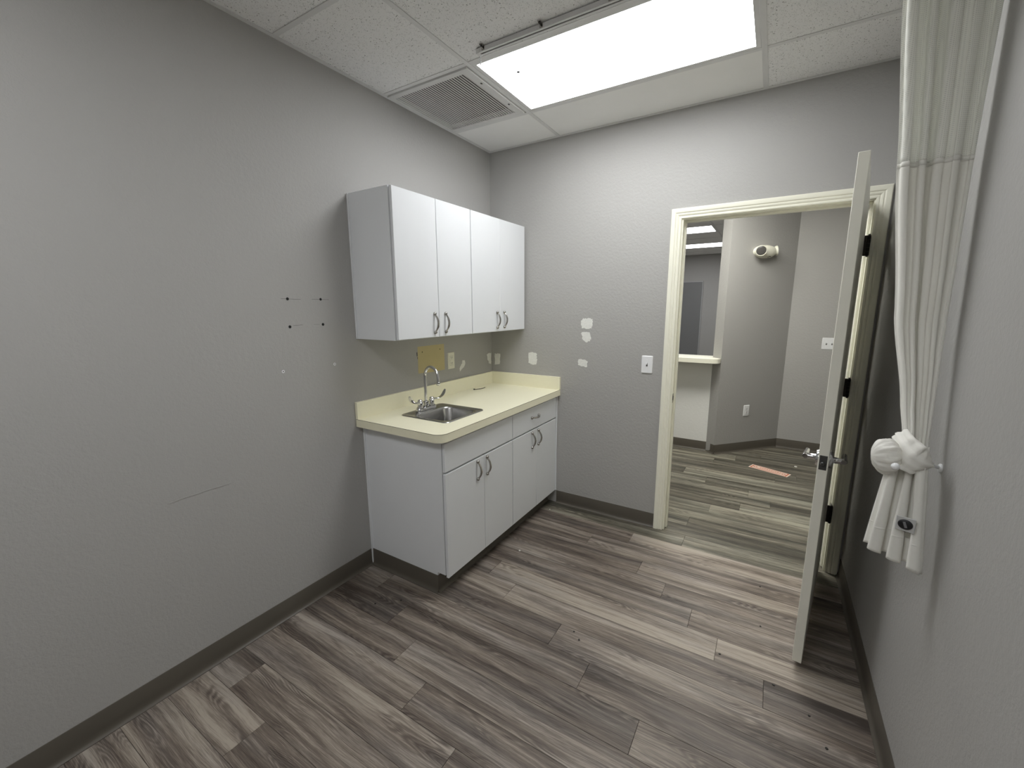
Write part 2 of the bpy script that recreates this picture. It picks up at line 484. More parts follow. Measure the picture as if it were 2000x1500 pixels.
# ceiling --------------------------------------------------------------
def build_ceiling():
    bm = bmesh.new()
    box(bm, -2.6, 4.2, YR - 0.1, YF + 0.1, H + 0.10, H + 0.18)
    ce = struct(obj('ceiling', bm, 'plain_tile', origin=(0, 0, H + 0.1)), 'suspended ceiling of white acoustic tiles in a metal grid')
    def tile(x0, x1, y0, y1, mat):
        obj('ceiling_tile', B(x0 + 0.004, x1 - 0.004, y0 + 0.004, y1 - 0.004, H + 0.0025, H + 0.018, bev=0.002), mat, ce)
    def tee(x0, x1, y0, y1):
        bm = bmesh.new()
        box(bm, x0, x1, y0, y1, H - 0.0005, H + 0.002, bev=0.0006)
        if x1 - x0 > y1 - y0:
            m = (y0 + y1) / 2; box(bm, x0, x1, m - 0.002, m + 0.002, H + 0.002, H + 0.035)
        else:
            m = (x0 + x1) / 2; box(bm, m - 0.002, m + 0.002, y0, y1, H + 0.002, H + 0.035)
        obj('grid_tee', bm, 'grid_white', ce)
    TW = 0.012
    # exam room
    ys = [0.0, CB]
    while ys[-1] > YR + 0.61: ys.append(ys[-1] - 0.6096)
    ys.append(YR)
    for x in (TA, TB):
        tee(x - TW, x + TW, YR, 0)
    for c0, c1 in ((0.0, TA), (TA, TB), (TB, WR)):
        e0 = c0 + (0.0 if c0 == 0 else TW); e1 = c1 - (0.0 if c1 == WR else TW)
        for i in range(len(ys) - 1):
            yt, yb = ys[i], ys[i + 1]
            if i > 0: tee(e0, e1, yt - TW, yt + TW)
            if c0 == 0 and i == 1: continue           # return grille
            if c0 == TA and i in (1, 5): continue     # light fixtures
            tile(c0, c1, yb, yt, 'plain_tile' if (i == 0 and c1 != WR) else 'acoustic_tile')
    # wall angle
    for nm, a in (('wall_angle', (0, 0.022, YR, 0)), ('wall_angle', (WR - 0.022, WR, YR, 0)), ('wall_angle', (0.022, WR - 0.022, -0.022, 0)), ('wall_angle', (0.022, WR - 0.022, YR, YR + 0.022))):
        bm = bmesh.new()
        box(bm, *a, H - 0.0012, H + 0.0015)
        x0, x1, y0, y1 = a
        if a[0] == 0: box(bm, 0, 0.0015, y0, y1, H + 0.0015, H + 0.022)
        elif a[1] == WR and y1 - y0 > 1: box(bm, WR - 0.0015, WR, y0, y1, H + 0.0015, H + 0.022)
        elif y1 == 0: box(bm, x0, x1, -0.0015, 0, H + 0.0015, H + 0.022)
        else: box(bm, x0, x1, YR, YR + 0.0015, H + 0.0015, H + 0.022)
        obj(nm, bm, 'grid_white', ce)
    # room behind the reception window (2x4 tiles) and hall
    xs = [-2.5, -1.35, -0.13, 1.09, 2.31, 3.1]
    yl = [2.30, 2.91, 3.52, 4.12, 4.735, 5.345, 6.02, 6.625, 7.24, YF]
    for x in xs[1:-1]: tee(x - TW, x + TW, 2.30, YF)
    for i in range(len(xs) - 1):
        for k in range(len(yl) - 1):
            if k: tee(xs[i] + TW, xs[i + 1] - TW, yl[k] - TW, yl[k] + TW)
            if xs[i] == -0.13 and k in (3, 6): continue
            tile(xs[i], xs[i + 1], yl[k], yl[k + 1], 'plain_tile')
    obj('hall_ceiling_panel', B(-2.55, 4.05, 0.115, 0.62, H, H + 0.02), 'plain_tile', ce)
    obj('hall_ceiling_panel', B(-2.55, 4.05, 1.24, 2.30, H, H + 0.02), 'plain_tile', ce)
    obj('hall_ceiling_panel', B(-2.55, 0.90, 0.62, 1.24, H, H + 0.02), 'plain_tile', ce)
    obj('hall_ceiling_panel', B(2.12, 4.05, 0.62, 1.24, H, H + 0.02), 'plain_tile', ce)
    return ce
CEIL = build_ceiling()

# baseboards --------------------------------------------------------------
def cove(bm, p0, p1, nrm, h=0.100):
    """Vinyl cove base from p0 to p1 (floor points on the wall), nrm points into the room."""
    p0 = Vector((p0[0], p0[1], 0)); p1 = Vector((p1[0], p1[1], 0)); n = Vector((nrm[0], nrm[1], 0)).normalized()
    prof = [(0, 0.0004), (0.0165, 0.0004), (0.016, 0.0022), (0.010, 0.0055), (0.006, 0.011), (0.0042, 0.018), (0.0032, 0.03), (0.0032, h - 0.003), (0.0018, h), (0, h)]
    prism(bm, [p0 + n * a + Vector((0, 0, b)) for a, b in prof], p1 - p0)
def base(name, p0, p1, nrm, mat='vinyl_base', parent=None):
    bm = bmesh.new(); cove(bm, p0, p1, nrm)
    o = autosmooth(obj(name, bm, mat, parent), 40)
    return struct(o) if parent is None else o
base('baseboard_left', (0, YR), (0, -1.322), (1, 0))
base('baseboard_back', (0.602, 0), (1.3577, 0), (0, -1))
base('baseboard_right', (WR, YR), (WR, 0), (-1, 0))
base('baseboard_rear', (0.02, YR), (WR - 0.02, YR), (0, 1))
_d = (C2 - C1).normalized()
base('baseboard_hall_angled', C1, C2, (_d.y, -_d.x), 'vinyl_base')
base('baseboard_hall_back', (C2.x, YH), (4.0, YH), (0, -1), 'vinyl_base')
_e = (C1 - CE).normalized()
base('baseboard_hall_end', CE, C1, (-_d.x, -_d.y), 'vinyl_base')
base('baseboard_reception', (0.15, 1.935), CE, (0, -1), 'vinyl_base')

# door frame --------------------------------------------------------------
def build_door_frame():
    tr = bpy.data.objects.new('trim_1', None); COL.objects.link(tr)
    tr.location = (D0, 0, 0); WL[tr] = Vector((D0, 0, 0)); struct(tr, 'cream moulded casing and jambs of the doorway')
    obj('jamb', B(D0 - 0.018, D0, 0.0, 0.115, 0, DTOP + 0.018, bev=0.001), 'trim_cream', tr)
    obj('jamb', B(D1, D1 + 0.018, 0.0, 0.115, 0, DTOP + 0.018, bev=0.001), 'trim_cream', tr)
    obj('head_jamb', B(D0, D1, 0.0, 0.115, DTOP, DTOP + 0.018, bev=0.001), 'trim_cream', tr)
    obj('door_stop', B(D0, D0 + 0.010, 0.040, 0.075, 0, DTOP - 0.010, bev=0.0015), 'trim_cream', tr)
    obj('door_stop', B(D1 - 0.010, D1, 0.040, 0.075, 0, DTOP - 0.010, bev=0.0015), 'trim_cream', tr)
    obj('door_stop', B(D0, D1, 0.040, 0.075, DTOP - 0.010, DTOP, bev=0.0015), 'trim_cream', tr)
    W = 0.0595
    xl, xr, zt = D0 - 0.0105, D1 + 0.0045, DTOP + 0.0055
    prof = [(0, 0), (0, 0.007), (0.003, 0.0095), (0.010, 0.0100), (0.0125, 0.0085), (0.0155, 0.0085), (0.019, 0.0120), (0.026, 0.0140), (0.0285, 0.0125), (0.031, 0.0125), (0.036, 0.0165), (0.050, 0.0185), (0.056, 0.0180), (W, 0.0150), (W, 0)]
    n = len(prof)
    def leg(x, s):
        bm = bmesh.new()
        a = [bm.verts.new((x + s * p, -q, 0)) for p, q in prof]
        b = [bm.verts.new((x + s * p, -q, zt + p)) for p, q in prof]
        for i in range(n): bm.faces.new((a[i], b[i], b[(i + 1) % n], a[(i + 1) % n]))
        bm.faces.new(a); bm.faces.new(b)
        autosmooth(obj('side_casing', bm, 'trim_cream', tr), 25)
    leg(xl, -1); leg(xr, 1)
    bm = bmesh.new()
    a = [bm.verts.new((xl - p, -q, zt + p)) for p, q in prof]
    b = [bm.verts.new((xr + p, -q, zt + p)) for p, q in prof]
    for i in range(n): bm.faces.new((a[i], b[i], b[(i + 1) % n], a[(i + 1) % n]))
    bm.faces.new(a); bm.faces.new(b)
    autosmooth(obj('head_casing', bm, 'trim_cream', tr), 25)
    # casing on the hall side
    obj('hall_casing', B(D0 - 0.07, D0 - 0.008, 0.115, 0.130, 0, DTOP + 0.07, bev=0.004), 'trim_cream', tr)
    obj('hall_casing', B(D1 + 0.008, D1 + 0.07, 0.115, 0.130, 0, DTOP + 0.07, bev=0.004), 'trim_cream', tr)
    obj('hall_casing', B(D0 - 0.008, D1 + 0.008, 0.115, 0.130, DTOP + 0.008, DTOP + 0.07, bev=0.004), 'trim_cream', tr)
    # strike plate with its dark mortise
    sp = obj('strike_plate', B(D0, D0 + 0.0016, 0.004, 0.034, 0.905, 0.965, bev=0.0006), 'satin_nickel', tr)
    obj('strike_hole', B(D0 + 0.0014, D0 + 0.0022, 0.012, 0.028, 0.920, 0.950), 'hole_black', sp)
build_door_frame()

# door leaf --------------------------------------------------------------
def build_door():
    hx, hy = 2.308, -0.015
    ang = math.radians(8.06)
    u = Vector((-math.sin(ang), -math.cos(ang), 0))          # hinge edge -> free edge
    nl = Vector((-math.cos(ang), math.sin(ang), 0))          # towards the hall-side face
    m = frame_mat((hx, hy, 0), u, nl, (0, 0, 1))
    Wd, T, z0, z1 = 0.899, 0.034, 0.034, 2.052
    bm = B(0, Wd, 0, T, z0, z1, bev=0.0015, mat4=m)
    leaf = struct(obj('door_1', bm, 'door_cream', origin=m @ Vector((0, 0, z0))), 'cream painted door standing open on black hinges')
    # latch face plate and bolt
    zc = 0.930
    fp = obj('latch_plate', B(Wd - 0.001, Wd + 0.0015, 0.0045, 0.0295, zc - 0.030, zc + 0.028, bev=0.0008, mat4=m), 'worn_steel', leaf)
    bm = bmesh.new()
    lathe(bm, [(0.0085, 0), (0.0085, 0.006), (0.006, 0.010), (0, 0.0105)], m @ Vector((Wd + 0.001, 0.017, zc - 0.004)), u, 14)
    autosmooth(obj('latch_bolt', bm, 'worn_steel', fp))
    # lever handles on both faces
    for side, mat in ((1, 'chrome'), (-1, 'chrome')):
        y0 = T if side == 1 else 0.0
        nrm = nl * side
        c = m @ Vector((Wd - 0.060, y0, zc))
        bm = bmesh.new()
        lathe(bm, [(0.034, 0), (0.034, 0.004), (0.030, 0.010), (0.014, 0.012), (0.0125, 0.016), (0.0115, 0.030), (0.0115, 0.046), (0, 0.047)], c, nrm, 24)
        hd = autosmooth(obj('door_handle', bm, mat, leaf))
        e = c + nrm * 0.046
        bm = bmesh.new()
        path = [e + u * 0.012, e, e - u * 0.02, e - u * 0.06 - Vector((0, 0, 0.002)), e - u * 0.105 - Vector((0, 0, 0.004)), e - u * 0.112 - Vector((0, 0, 0.004))]
        tube(bm, path, [(0.009, 0.010), (0.0115, 0.0115), (0.010, 0.011), (0.008, 0.010), (0.007, 0.009), (0.005, 0.007)], 12)
        autosmooth(obj('lever', bm, mat, hd))
    # hinges
    for zc in (1.831, 1.095, 0.362):
        bm = bmesh.new()
        P = Vector((2.326, -0.018, 0))
        for k in range(5):
            a = zc - 0.050 + k * 0.020
            tube(bm, [P + Vector((0, 0, a + 0.0006)), P + Vector((0, 0, a + 0.0194))], 0.0072, 12)
        lathe(bm, [(0, 0), (0.0055, 0.001), (0.0055, 0.004), (0, 0.007)], P + Vector((0, 0, zc + 0.050)), (0, 0, 1), 12)
        lathe(bm, [(0, 0), (0.0055, 0.001), (0.0055, 0.004), (0, 0.007)], P + Vector((0, 0, zc - 0.050)), (0, 0, -1), 12)
        hg = autosmooth(obj('hinge', bm, 'dark_bronze', leaf))
        q = m @ Vector((-0.0008, 0.004, 0))
        bm = bmesh.new()
        box(bm, -0.0028, 0.0, 0.0, 0.030, zc - 0.050, zc + 0.050, mat4=m)
        prism(bm, [P + Vector((-0.003, 0, zc - 0.05)), P + Vector((0.003, 0.002, zc - 0.05)), Vector((hx + 0.003, hy + 0.004, zc - 0.05)), Vector((hx - 0.001, hy - 0.001, zc - 0.05))], (0, 0, 0.1))
        obj('hinge_leaf', bm, 'dark_bronze', hg)
        bm = bmesh.new()
        box(bm, D1 - 0.0025, D1 + 0.0, 0.0005, 0.034, zc - 0.050, zc + 0.050)
        box(bm, 2.324, D1, -0.018, 0.002, zc - 0.050, zc + 0.050)
        obj('hinge_leaf', bm, 'dark_bronze', hg)
build_door()

# far door --------------------------------------------------------------
def build_far_door():
    d = struct(obj('door_2', B(-0.41, 0.495, YF - 0.03, YF, 0.01, 2.075, bev=0.003), 'far_door_grey'), 'plain dark grey door in the far room')
    bm = bmesh.new()
    box(bm, 0.495, 0.515, YF - 0.034, YF, 0, 2.095); box(bm, -0.43, -0.41, YF - 0.034, YF, 0, 2.095); box(bm, -0.41, 0.495, YF - 0.034, YF, 2.075, 2.095)
    obj('door_frame', bm, 'far_frame_grey', d)
    bm = bmesh.new()
    lathe(bm, [(0.03, 0), (0.03, 0.006), (0.012, 0.010), (0.012, 0.03), (0.026, 0.04), (0.028, 0.055), (0, 0.06)], (-0.35, YF - 0.03, 0.96), (0, -1, 0), 16)
    autosmooth(obj('door_handle', bm, 'satin_nickel', d))
build_far_door()

# wall marks (parts of the walls) ---------------------------------------
def blob(cx, cz, pts, wall, th=0.0012):
    """Irregular thin patch; pts are (along, z) corners in metres on the wall."""
    out = []
    n = len(pts)
    r = random.Random(int(cx * 1000 + cz * 77))
    for i in range(n):
        a, b = pts[i], pts[(i + 1) % n]
        for k in range(4):
            t = k / 4
            j = 0.004
            out.append((a[0] + (b[0] - a[0]) * t + r.uniform(-j, j), a[1] + (b[1] - a[1]) * t + r.uniform(-j, j)))
    bm = bmesh.new()
    if wall == 'back':
        prism(bm, [(p, -0.0002, q) for p, q in out], (0, -th, 0)); par = WALL_B
    else:
        prism(bm, [(0.0002, p, q) for p, q in out], (th, 0, 0)); par = WALL_L
    return bm, par
def patches():
    back = [[(.027, 1.160), (.083, 1.160), (.079, 1.110), (.075, 1.078), (.028, 1.067)],
            [(.346, 1.185), (.380, 1.187), (.417, 1.176), (.419, 1.13), (.413, 1.092), (.380, 1.093), (.346, 1.101)],
            [(.760, 1.152), (.790, 1.156), (.831, 1.148), (.829, 1.102), (.800, 1.103), (.762, 1.110)],
            [(.775, 1.43), (.79, 1.449), (.815, 1.447), (.832, 1.452), (.860, 1.444), (.861, 1.41), (.853, 1.383), (.82, 1.376), (.784, 1.382), (.777, 1.405)],
            [(.778, 1.348), (.81, 1.354), (.840, 1.356), (.848, 1.335), (.857, 1.31), (.84, 1.288), (.817, 1.281), (.79, 1.297), (.786, 1.325)]]
    left = [[(-.394, 1.144), (-.366, 1.140), (-.363, 1.105), (-.385, 1.085), (-.43, 1.066), (-.425, 1.105), (-.40, 1.12)],
            [(-.077, 1.155), (-.05, 1.163), (-.013, 1.164), (-.013, 1.073), (-.045, 1.078), (-.062, 1.11)]]
    for pts in back:
        bm, par = blob(pts[0][0], pts[0][1], pts, 'back'); obj('spackle_patch', bm, 'spackle', par)
    for pts in left:
        bm, par = blob(pts[0][0], pts[0][1], pts, 'left'); obj('spackle_patch', bm, 'spackle', par)
    # old paint rectangle behind a removed dispenser
    bm = bmesh.new()
    prism(bm, [(0.0002, -.856, 1.281), (0.0002, -.597, 1.281), (0.0002, -.595, 1.100), (0.0002, -.70, 1.098), (0.0002, -.858, 1.106)], (0.0006, 0, 0))
    yp = obj('bare_paint_patch', bm, 'old_yellow_paint', WALL_L)
    for y, z in ((-.815, 1.243), (-.64, 1.248)):
        bm = bmesh.new(); lathe(bm, [(0.004, 0), (0.003, 0.0006), (0, 0.0006)], (0.0008, y, z), (1, 0, 0), 10); obj('screw_hole', bm, 'hole_black', yp)
    bm = bmesh.new()
    prism(bm, [(0.0002, -.868, 1.243), (0.0002, -.860, 1.248), (0.0002, -.859, 1.222), (0.0002, -.866, 1.218)], (0.0006, 0, 0))
    prism(bm, [(0.0002, -.862, 1.214), (0.0002, -.858, 1.216), (0.0002, -.858, 1.200), (0.0002, -.861, 1.201)], (0.0006, 0, 0))
    obj('paint_chip_mark', bm, 'plastic_slot', WALL_L)
    # anchor holes with pencil lines
    for y, z, r in ((-1.696, 1.574, .0068), (-1.524, 1.574, .0064), (-1.697, 1.444, .0070), (-1.522, 1.449, .0070)):
        bm = bmesh.new(); lathe(bm, [(r, 0), (r, 0.0006), (0, 0.0006)], (0.0003, y, z), (1, 0, 0), 16); obj('anchor_hole', bm, 'hole_black', WALL_L)
    for y, z in ((-1.751, 1.237), (-1.473, 1.240)):
        bm = bmesh.new(); lathe(bm, [(0.0075, 0), (0.007, 0.0008), (0, 0.0008)], (0.0003, y, z), (1, 0, 0), 14); a = obj('wall_anchor', bm, 'plastic_white', WALL_L)
        bm = bmesh.new(); lathe(bm, [(0.0026, 0), (0.0026, 0.0004), (0, 0.0004)], (0.0012, y, z), (1, 0, 0), 10); obj('screw_hole', bm, 'hole_black', a)
    for y0, y1, z0, z1, t in ((-1.728, -1.63, 1.5745, 1.572, .0007), (-1.572, -1.478, 1.574, 1.573, .0007), (-1.680, -1.632, 1.449, 1.451, .0007), (-1.572, -1.54, 1.4505, 1.4495, .0004)):
        bm = bmesh.new(); prism(bm, [(0.0002, y0, z0 - t), (0.0002, y1, z1 - t), (0.0002, y1, z1 + t), (0.0002, y0, z0 + t)], (0.0003, 0, 0)); obj('pencil_line', bm, 'plastic_slot', WALL_L)
    bm = bmesh.new()
    pts = [(-2.26, .782), (-2.21, .785), (-2.16, .784), (-2.12, .786), (-2.07, .783), (-2.03, .785)]
    for a, b in zip(pts, pts[1:]):
        prism(bm, [(0.0002, a[0], a[1] - .0012), (0.0002, b[0], b[1] - .0012), (0.0002, b[0], b[1] + .0012), (0.0002, a[0], a[1] + .0012)], (0.0012, 0, 0))
    obj('scuff_mark', bm, 'wall_paint', WALL_L)
patches()

# ================================================================== CEILING THINGS
def troffer(x0, x1, y0, y1, mat, label, group=None, spot=False, name='ceiling_light'):
    t = thing(name, label, 'ceiling light', ((x0 + x1) / 2, (y0 + y1) / 2, H), group)
    bm = bmesh.new()
    f = 0.020
    z0, z1 = H + 0.001, H + 0.06
    box(bm, x0, x1, y0, y0 + f, z0, z1); box(bm, x0, x1, y1 - f, y1, z0, z1)
    box(bm, x0, x0 + f, y0 + f, y1 - f, z0, z1); box(bm, x1 - f, x1, y0 + f, y1 - f, z0, z1)
    box(bm, x0, x1, y0, y1, z1, z1 + 0.004)
    obj('frame', bm, 'grid_white', t)
    cx, cy = (x0 + x1) / 2, (y0 + y1) / 2
    d = obj('diffuser', B(x0 + f + .0005, x1 - f - .0005, y0 + f + .0005, y1 - f - .0005, H + 0.004, H + 0.007), mat, t, origin=(cx, cy, H + 0.004))
    if spot:
        bm = bmesh.new(); lathe(bm, [(0.009, 0), (0.007, 0.002), (0, 0.003)], (0.755, -0.845, H + 0.004), (0, 0, -1), 14)
        obj('dust_spot', bm, 'dust_grey', d)
    return t
troffer(TA + 0.0125, TB - 0.0125, CB - 0.6096 + 0.0125, CB - 0.0125, 'room_lens', 'long bright fluorescent ceiling panel beside the square air grille', spot=True)
troffer(TA + 0.0125, TB - 0.0125, CB - 5 * 0.6096 + 0.0125, CB - 4 * 0.6096 - 0.0125, 'rear_lens', 'long fluorescent ceiling panel at the rear end of the exam room', name='ceiling_light_offscreen')
troffer(-0.13 + 0.0125, 1.09 - 0.0125, 4.12 + 0.0125, 4.735 - 0.0125, 'far_lens', 'ceiling light panel next to the reception window, first in the far room')
troffer(-0.13 + 0.0125, 1.09 - 0.0125, 6.02 + 0.0125, 6.625 - 0.0125, 'far_lens', 'ceiling light panel beside the far wall above the dark grey door')
troffer(0.905, 2.115, 0.625, 1.235, 'hall_lens', 'ceiling light panel of the hall outside the doorway', name='hall_ceiling_light_offscreen')

def return_grille():
    x0, x1, y0, y1 = 0.012, TA - 0.0125, CB - 0.6096 + 0.0125, CB - 0.0125
    t = thing('return_air_grille', 'square white louvred air return grille in the ceiling beside the light', 'vent', ((x0 + x1) / 2, (y0 + y1) / 2, H - 0.006))
    gx0, gx1, gy0, gy1 = 0.040, 0.522, -0.985, -0.490
    bm = bmesh.new()
    # bevelled flat frame, ring loft
    def loop(a, b, c, d, z): return [bm.verts.new((a, c, z)), bm.verts.new((b, c, z)), bm.verts.new((b, d, z)), bm.verts.new((a, d, z))]
    ls = [loop(x0 + .002, x1 - .004, y0 + .004, y1 - .004, H + 0.004), loop(x0 + .004, x1 - .008, y0 + .008, y1 - .008, H - 0.005), loop(gx0 - .004, gx1 + .004, gy0 - .004, gy1 + .004, H - 0.006), loop(gx0, gx1, gy0, gy1, H - 0.003), loop(gx0, gx1, gy0, gy1, H + 0.03)]
    for a, b in zip(ls, ls[1:]):
        for k in range(4): bm.faces.new((a[k], a[(k + 1) % 4], b[(k + 1) % 4], b[k]))
    obj('frame', bm, 'vent_white', t)
    obj('backing', B(gx0 - .01, gx1 + .01, gy0 - .01, gy1 + .01, H + 0.028, H + 0.030), 'vent_dark', t)
    N = 30
    p = (gx1 - gx0) / N
    for i in range(N):
        x = gx0 + (i + 0.5) * p
        bm = bmesh.new()
        prism(bm, [(x + 0.0026, gy0, H + 0.0012), (x + 0.0018, gy0, H + 0.0020), (x - 0.0026, gy0, H - 0.0016), (x - 0.0018, gy0, H - 0.0024)], (0, gy1 - gy0, 0))
        obj('louver', bm, 'vent_white', t)
    for y in (-0.87, -0.60):
        obj('latch', B(x1 - 0.030, x1 - 0.022, y - .006, y + .006, H - 0.0075, H - 0.0055), 'vent_dark', t)
return_grille()

def curtain_track():
    y0, y1, zt = -1.119, -1.090, H - 0.001
    xa, xb = 0.700, WR - 0.002
    t = thing('curtain_track', 'white metal curtain track running along the ceiling beside the light', 'curtain track', ((xa + xb) / 2, (y0 + y1) / 2, zt - 0.02))
    bm = bmesh.new()
    z0 = zt - 0.019
    pts = [(y0, zt), (y0, z0), (y0 + .0105, z0), (y0 + .0105, z0 + .0015), (y0 + .0015, z0 + .0015), (y0 + .0015, zt - .0015), (y1 - .0015, zt - .0015), (y1 - .0015, z0 + .0015), (y1 - .0105, z0 + .0015), (y1 - .0105, z0), (y1, z0), (y1, zt)]
    prism(bm, [(xa, a, b) for a, b in pts], (xb - xa, 0, 0))
    obj('rail', bm, 'grid_white', t)
    obj('end_cap', B(xa - 0.006, xa + 0.012, y0 - .001, y1 + .001, z0 - .002, zt, bev=0.0015), 'grid_white', t)
    x = 0.735
    while x < 2.3:
        bm = bmesh.new()
        box(bm, x - .007, x + .007, y0 - 0.024, y0, zt - 0.004, zt, bev=.001)
        box(bm, x - .007, x + .007, y0 - 0.004, y0, zt - 0.016, zt - .004, bev=.001)
        c = obj('mounting_clip', bm, 'satin_nickel', t)
        bm = bmesh.new(); lathe(bm, [(0.0055, 0), (0.0045, 0.003), (0, 0.0035)], (x, y0 - .015, zt - 0.004), (0, 0, -1), 12)
        obj('screw', bm, 'dark_bronze', c)
        x += 0.292
    bm = bmesh.new()
    for k in range(4): lathe(bm, [(0, 0), (0.003, 0.003), (0.003, 0.006), (0, 0.009)], (xa + 0.004, y1 - .008, z0 - 0.002 - k * 0.010), (0, 0, -1), 8)
    tube(bm, [(xa + .004, y1 - .008, z0), (xa + .004, y1 - .008, z0 - .04)], 0.001, 6)
    autosmooth(obj('pull_bead', bm, 'plastic_white', t))
curtain_track()

# ================================================================== CABINETS
def pull(parent, c, axis, out, L=0.104):
    """Arched cabinet pull: c centre on the door face, axis along the pull, out away from the door."""
    a = Vector(axis); o = Vector(out); c = Vector(c)
    p0, p1 = c - a * L / 2, c + a * L / 2
    side = a.cross(o)
    bm = bmesh.new()
    N = 12
    path, rad = [], []
    for i in range(N + 1):
        t = i / N
        h = 0.006 + 0.022 * math.sin(math.pi * min(1, max(0, (t - .04) / .92))) ** 0.8
        path.append(p0 + (p1 - p0) * t + o * h)
        r = 0.0038 + 0.0028 * math.sin(math.pi * t)
        rad.append((r, r))
    tube(bm, path, rad, 10)
    h = autosmooth(obj('handle', bm, 'satin_nickel', parent))
    for p in (p0, p1):
        bm = bmesh.new()
        lathe(bm, [(0.0095, 0), (0.0102, 0.003), (0.0092, 0.009), (0.0058, 0.0125), (0, 0.014)], p, o, 14)
        autosmooth(obj('foot', bm, 'satin_nickel', h))

UZ0, UZ1, UD, UB = 1.363, 2.116, 0.319, 0.300
def wall_cabinet(y0, y1, doors, hy, label):
    t = thing('wall_cabinet', label, 'cabinet', (0.16, (y0 + y1) / 2, UZ0), 'white wall cabinets over the counter')
    bm = bmesh.new()
    s = 0.016
    box(bm, 0.002, UB, y0, y0 + s, UZ0, UZ1); box(bm, 0.002, UB, y1 - s, y1, UZ0, UZ1)
    box(bm, 0.002, UB, y0 + s, y1 - s, UZ0, UZ0 + s); box(bm, 0.002, UB, y0 + s, y1 - s, UZ1 - s, UZ1)
    box(bm, 0.002, 0.008, y0 + s, y1 - s, UZ0 + s, UZ1 - s)
    obj('body', bm, 'cabinet_white', t)
    for (a, b), h in zip(doors, hy):
        d = obj('door', B(UB + 0.002, UD, a, b, UZ0 + 0.003, UZ1 - 0.001, bev=0.0016), 'cabinet_white', t)
        pull(d, (UD, h, 1.444), (0, 0, 1), (1, 0, 0))
    return t
c = wall_cabinet(-1.322, -0.6845, [(-1.316, -1.0015), (-0.9985, -0.687)], (-1.040, -0.947), 'white two-door wall cabinet above the sink, its bare side panel showing')
obj('scribe_strip', B(0.0005, 0.012, -1.3275, -1.322, UZ0, UZ1, bev=0.001), 'cabinet_white', c)
wall_cabinet(-0.6840, -0.004, [(-0.682, -0.3575), (-0.3570, -0.020)], (-0.402, -0.312), 'white two-door wall cabinet fitted into the corner against the doorway wall')

CX = 0.594; CBX = 0.575; CY0 = -1.314
HC = 0.9158
def base_cabinet(y0, y1, left_end, label):
    t = thing('base_cabinet', label, 'cabinet', (0.30, (y0 + y1) / 2, 0), 'white base cabinets under the counter')
    bm = bmesh.new()
    s = 0.018
    zt = HC - 0.046
    TK = 0.055
    prism(bm, [(0.008, y0, 0.0), (CBX - TK, y0, 0.0), (CBX - TK, y0, 0.118), (CBX, y0, 0.118), (CBX, y0, zt), (0.008, y0, zt)], (0, s, 0))
    prism(bm, [(0.008, y1 - s, 0.0), (CBX - TK, y1 - s, 0.0), (CBX - TK, y1 - s, 0.118), (CBX, y1 - s, 0.118), (CBX, y1 - s, zt), (0.008, y1 - s, zt)], (0, s, 0))
    box(bm, 0.008, CBX, y0 + s, y1 - s, 0.118, 0.136)
    box(bm, 0.008, 0.014, y0 + s, y1 - s, 0.136, zt)
    box(bm, CBX - 0.02, CBX, y0 + s, y1 - s, zt - 0.03, zt); box(bm, CBX - 0.02, CBX, y0 + s, y1 - s, 0.685, 0.705)
    ym = (y0 + y1) / 2
    box(bm, CBX - 0.02, CBX, ym - 0.02, ym + 0.02, 0.136, 0.685)
    obj('body', bm, 'cabinet_white', t)
    obj('toe_kick', B(CBX - TK - 0.006, CBX - TK, y0 + s, y1 - s, 0, 0.118), 'vinyl_base', t)
    return t
DZ0, DZ1, WZ0, WZ1 = 0.104, 0.690, 0.700, 0.853
t = base_cabinet(CY0, -0.6505, True, 'white base cabinet under the sink with a plain panel over two doors')
obj('false_front', B(CBX + .002, CX, -1.3105, -0.6525, WZ0, WZ1, bev=0.0018), 'cabinet_white', t)
for (a, b), h in (((-1.3105, -0.9690), -1.035), ((-0.9665, -0.6525), -0.943)):
    d = obj('door', B(CBX + .002, CX, a, b, DZ0, DZ1, bev=0.0018), 'cabinet_white', t)
    pull(d, (CX, h, 0.621), (0, 0, 1), (1, 0, 0))
obj('scribe_strip', B(0.0005, 0.0085, CY0 - 0.010, CY0 + 0.02, 0.0006, HC - 0.046, bev=0.001), 'cabinet_white', t)
base('side_base', (0.009, CY0), (CBX - 0.052, CY0), (0, -1), 'vinyl_base', t)
base('toe_base', (CBX - 0.055, CY0 - 0.003), (CBX - 0.055, -0.652), (1, 0), 'vinyl_base', t)
t = base_cabinet(-0.6500, -0.003, False, 'white base cabinet in the corner with a drawer over two doors')
d = obj('drawer', B(CBX + .002, CX, -0.6475, -0.014, WZ0, WZ1, bev=0.0018), 'cabinet_white', t)
pull(d, (CX, -0.352, 0.782), (0, 1, 0), (1, 0, 0), 0.100)
for (a, b), h in (((-0.6475, -0.3250), -0.394), ((-0.3225, -0.014), -0.304)):
    d = obj('door', B(CBX + .002, CX, a, b, DZ0, DZ1, bev=0.0018), 'cabinet_white', t)
    pull(d, (CX, h, 0.620), (0, 0, 1), (1, 0, 0))
obj('filler_strip', B(CBX - .002, CX + 0.006, -0.0115, -0.0008, 0.104, HC - 0.046, bev=0.001), 'cabinet_white', t)
base('toe_base', (CBX - 0.055, -0.649), (CBX - 0.055, -0.003), (1, 0), 'vinyl_base', t)

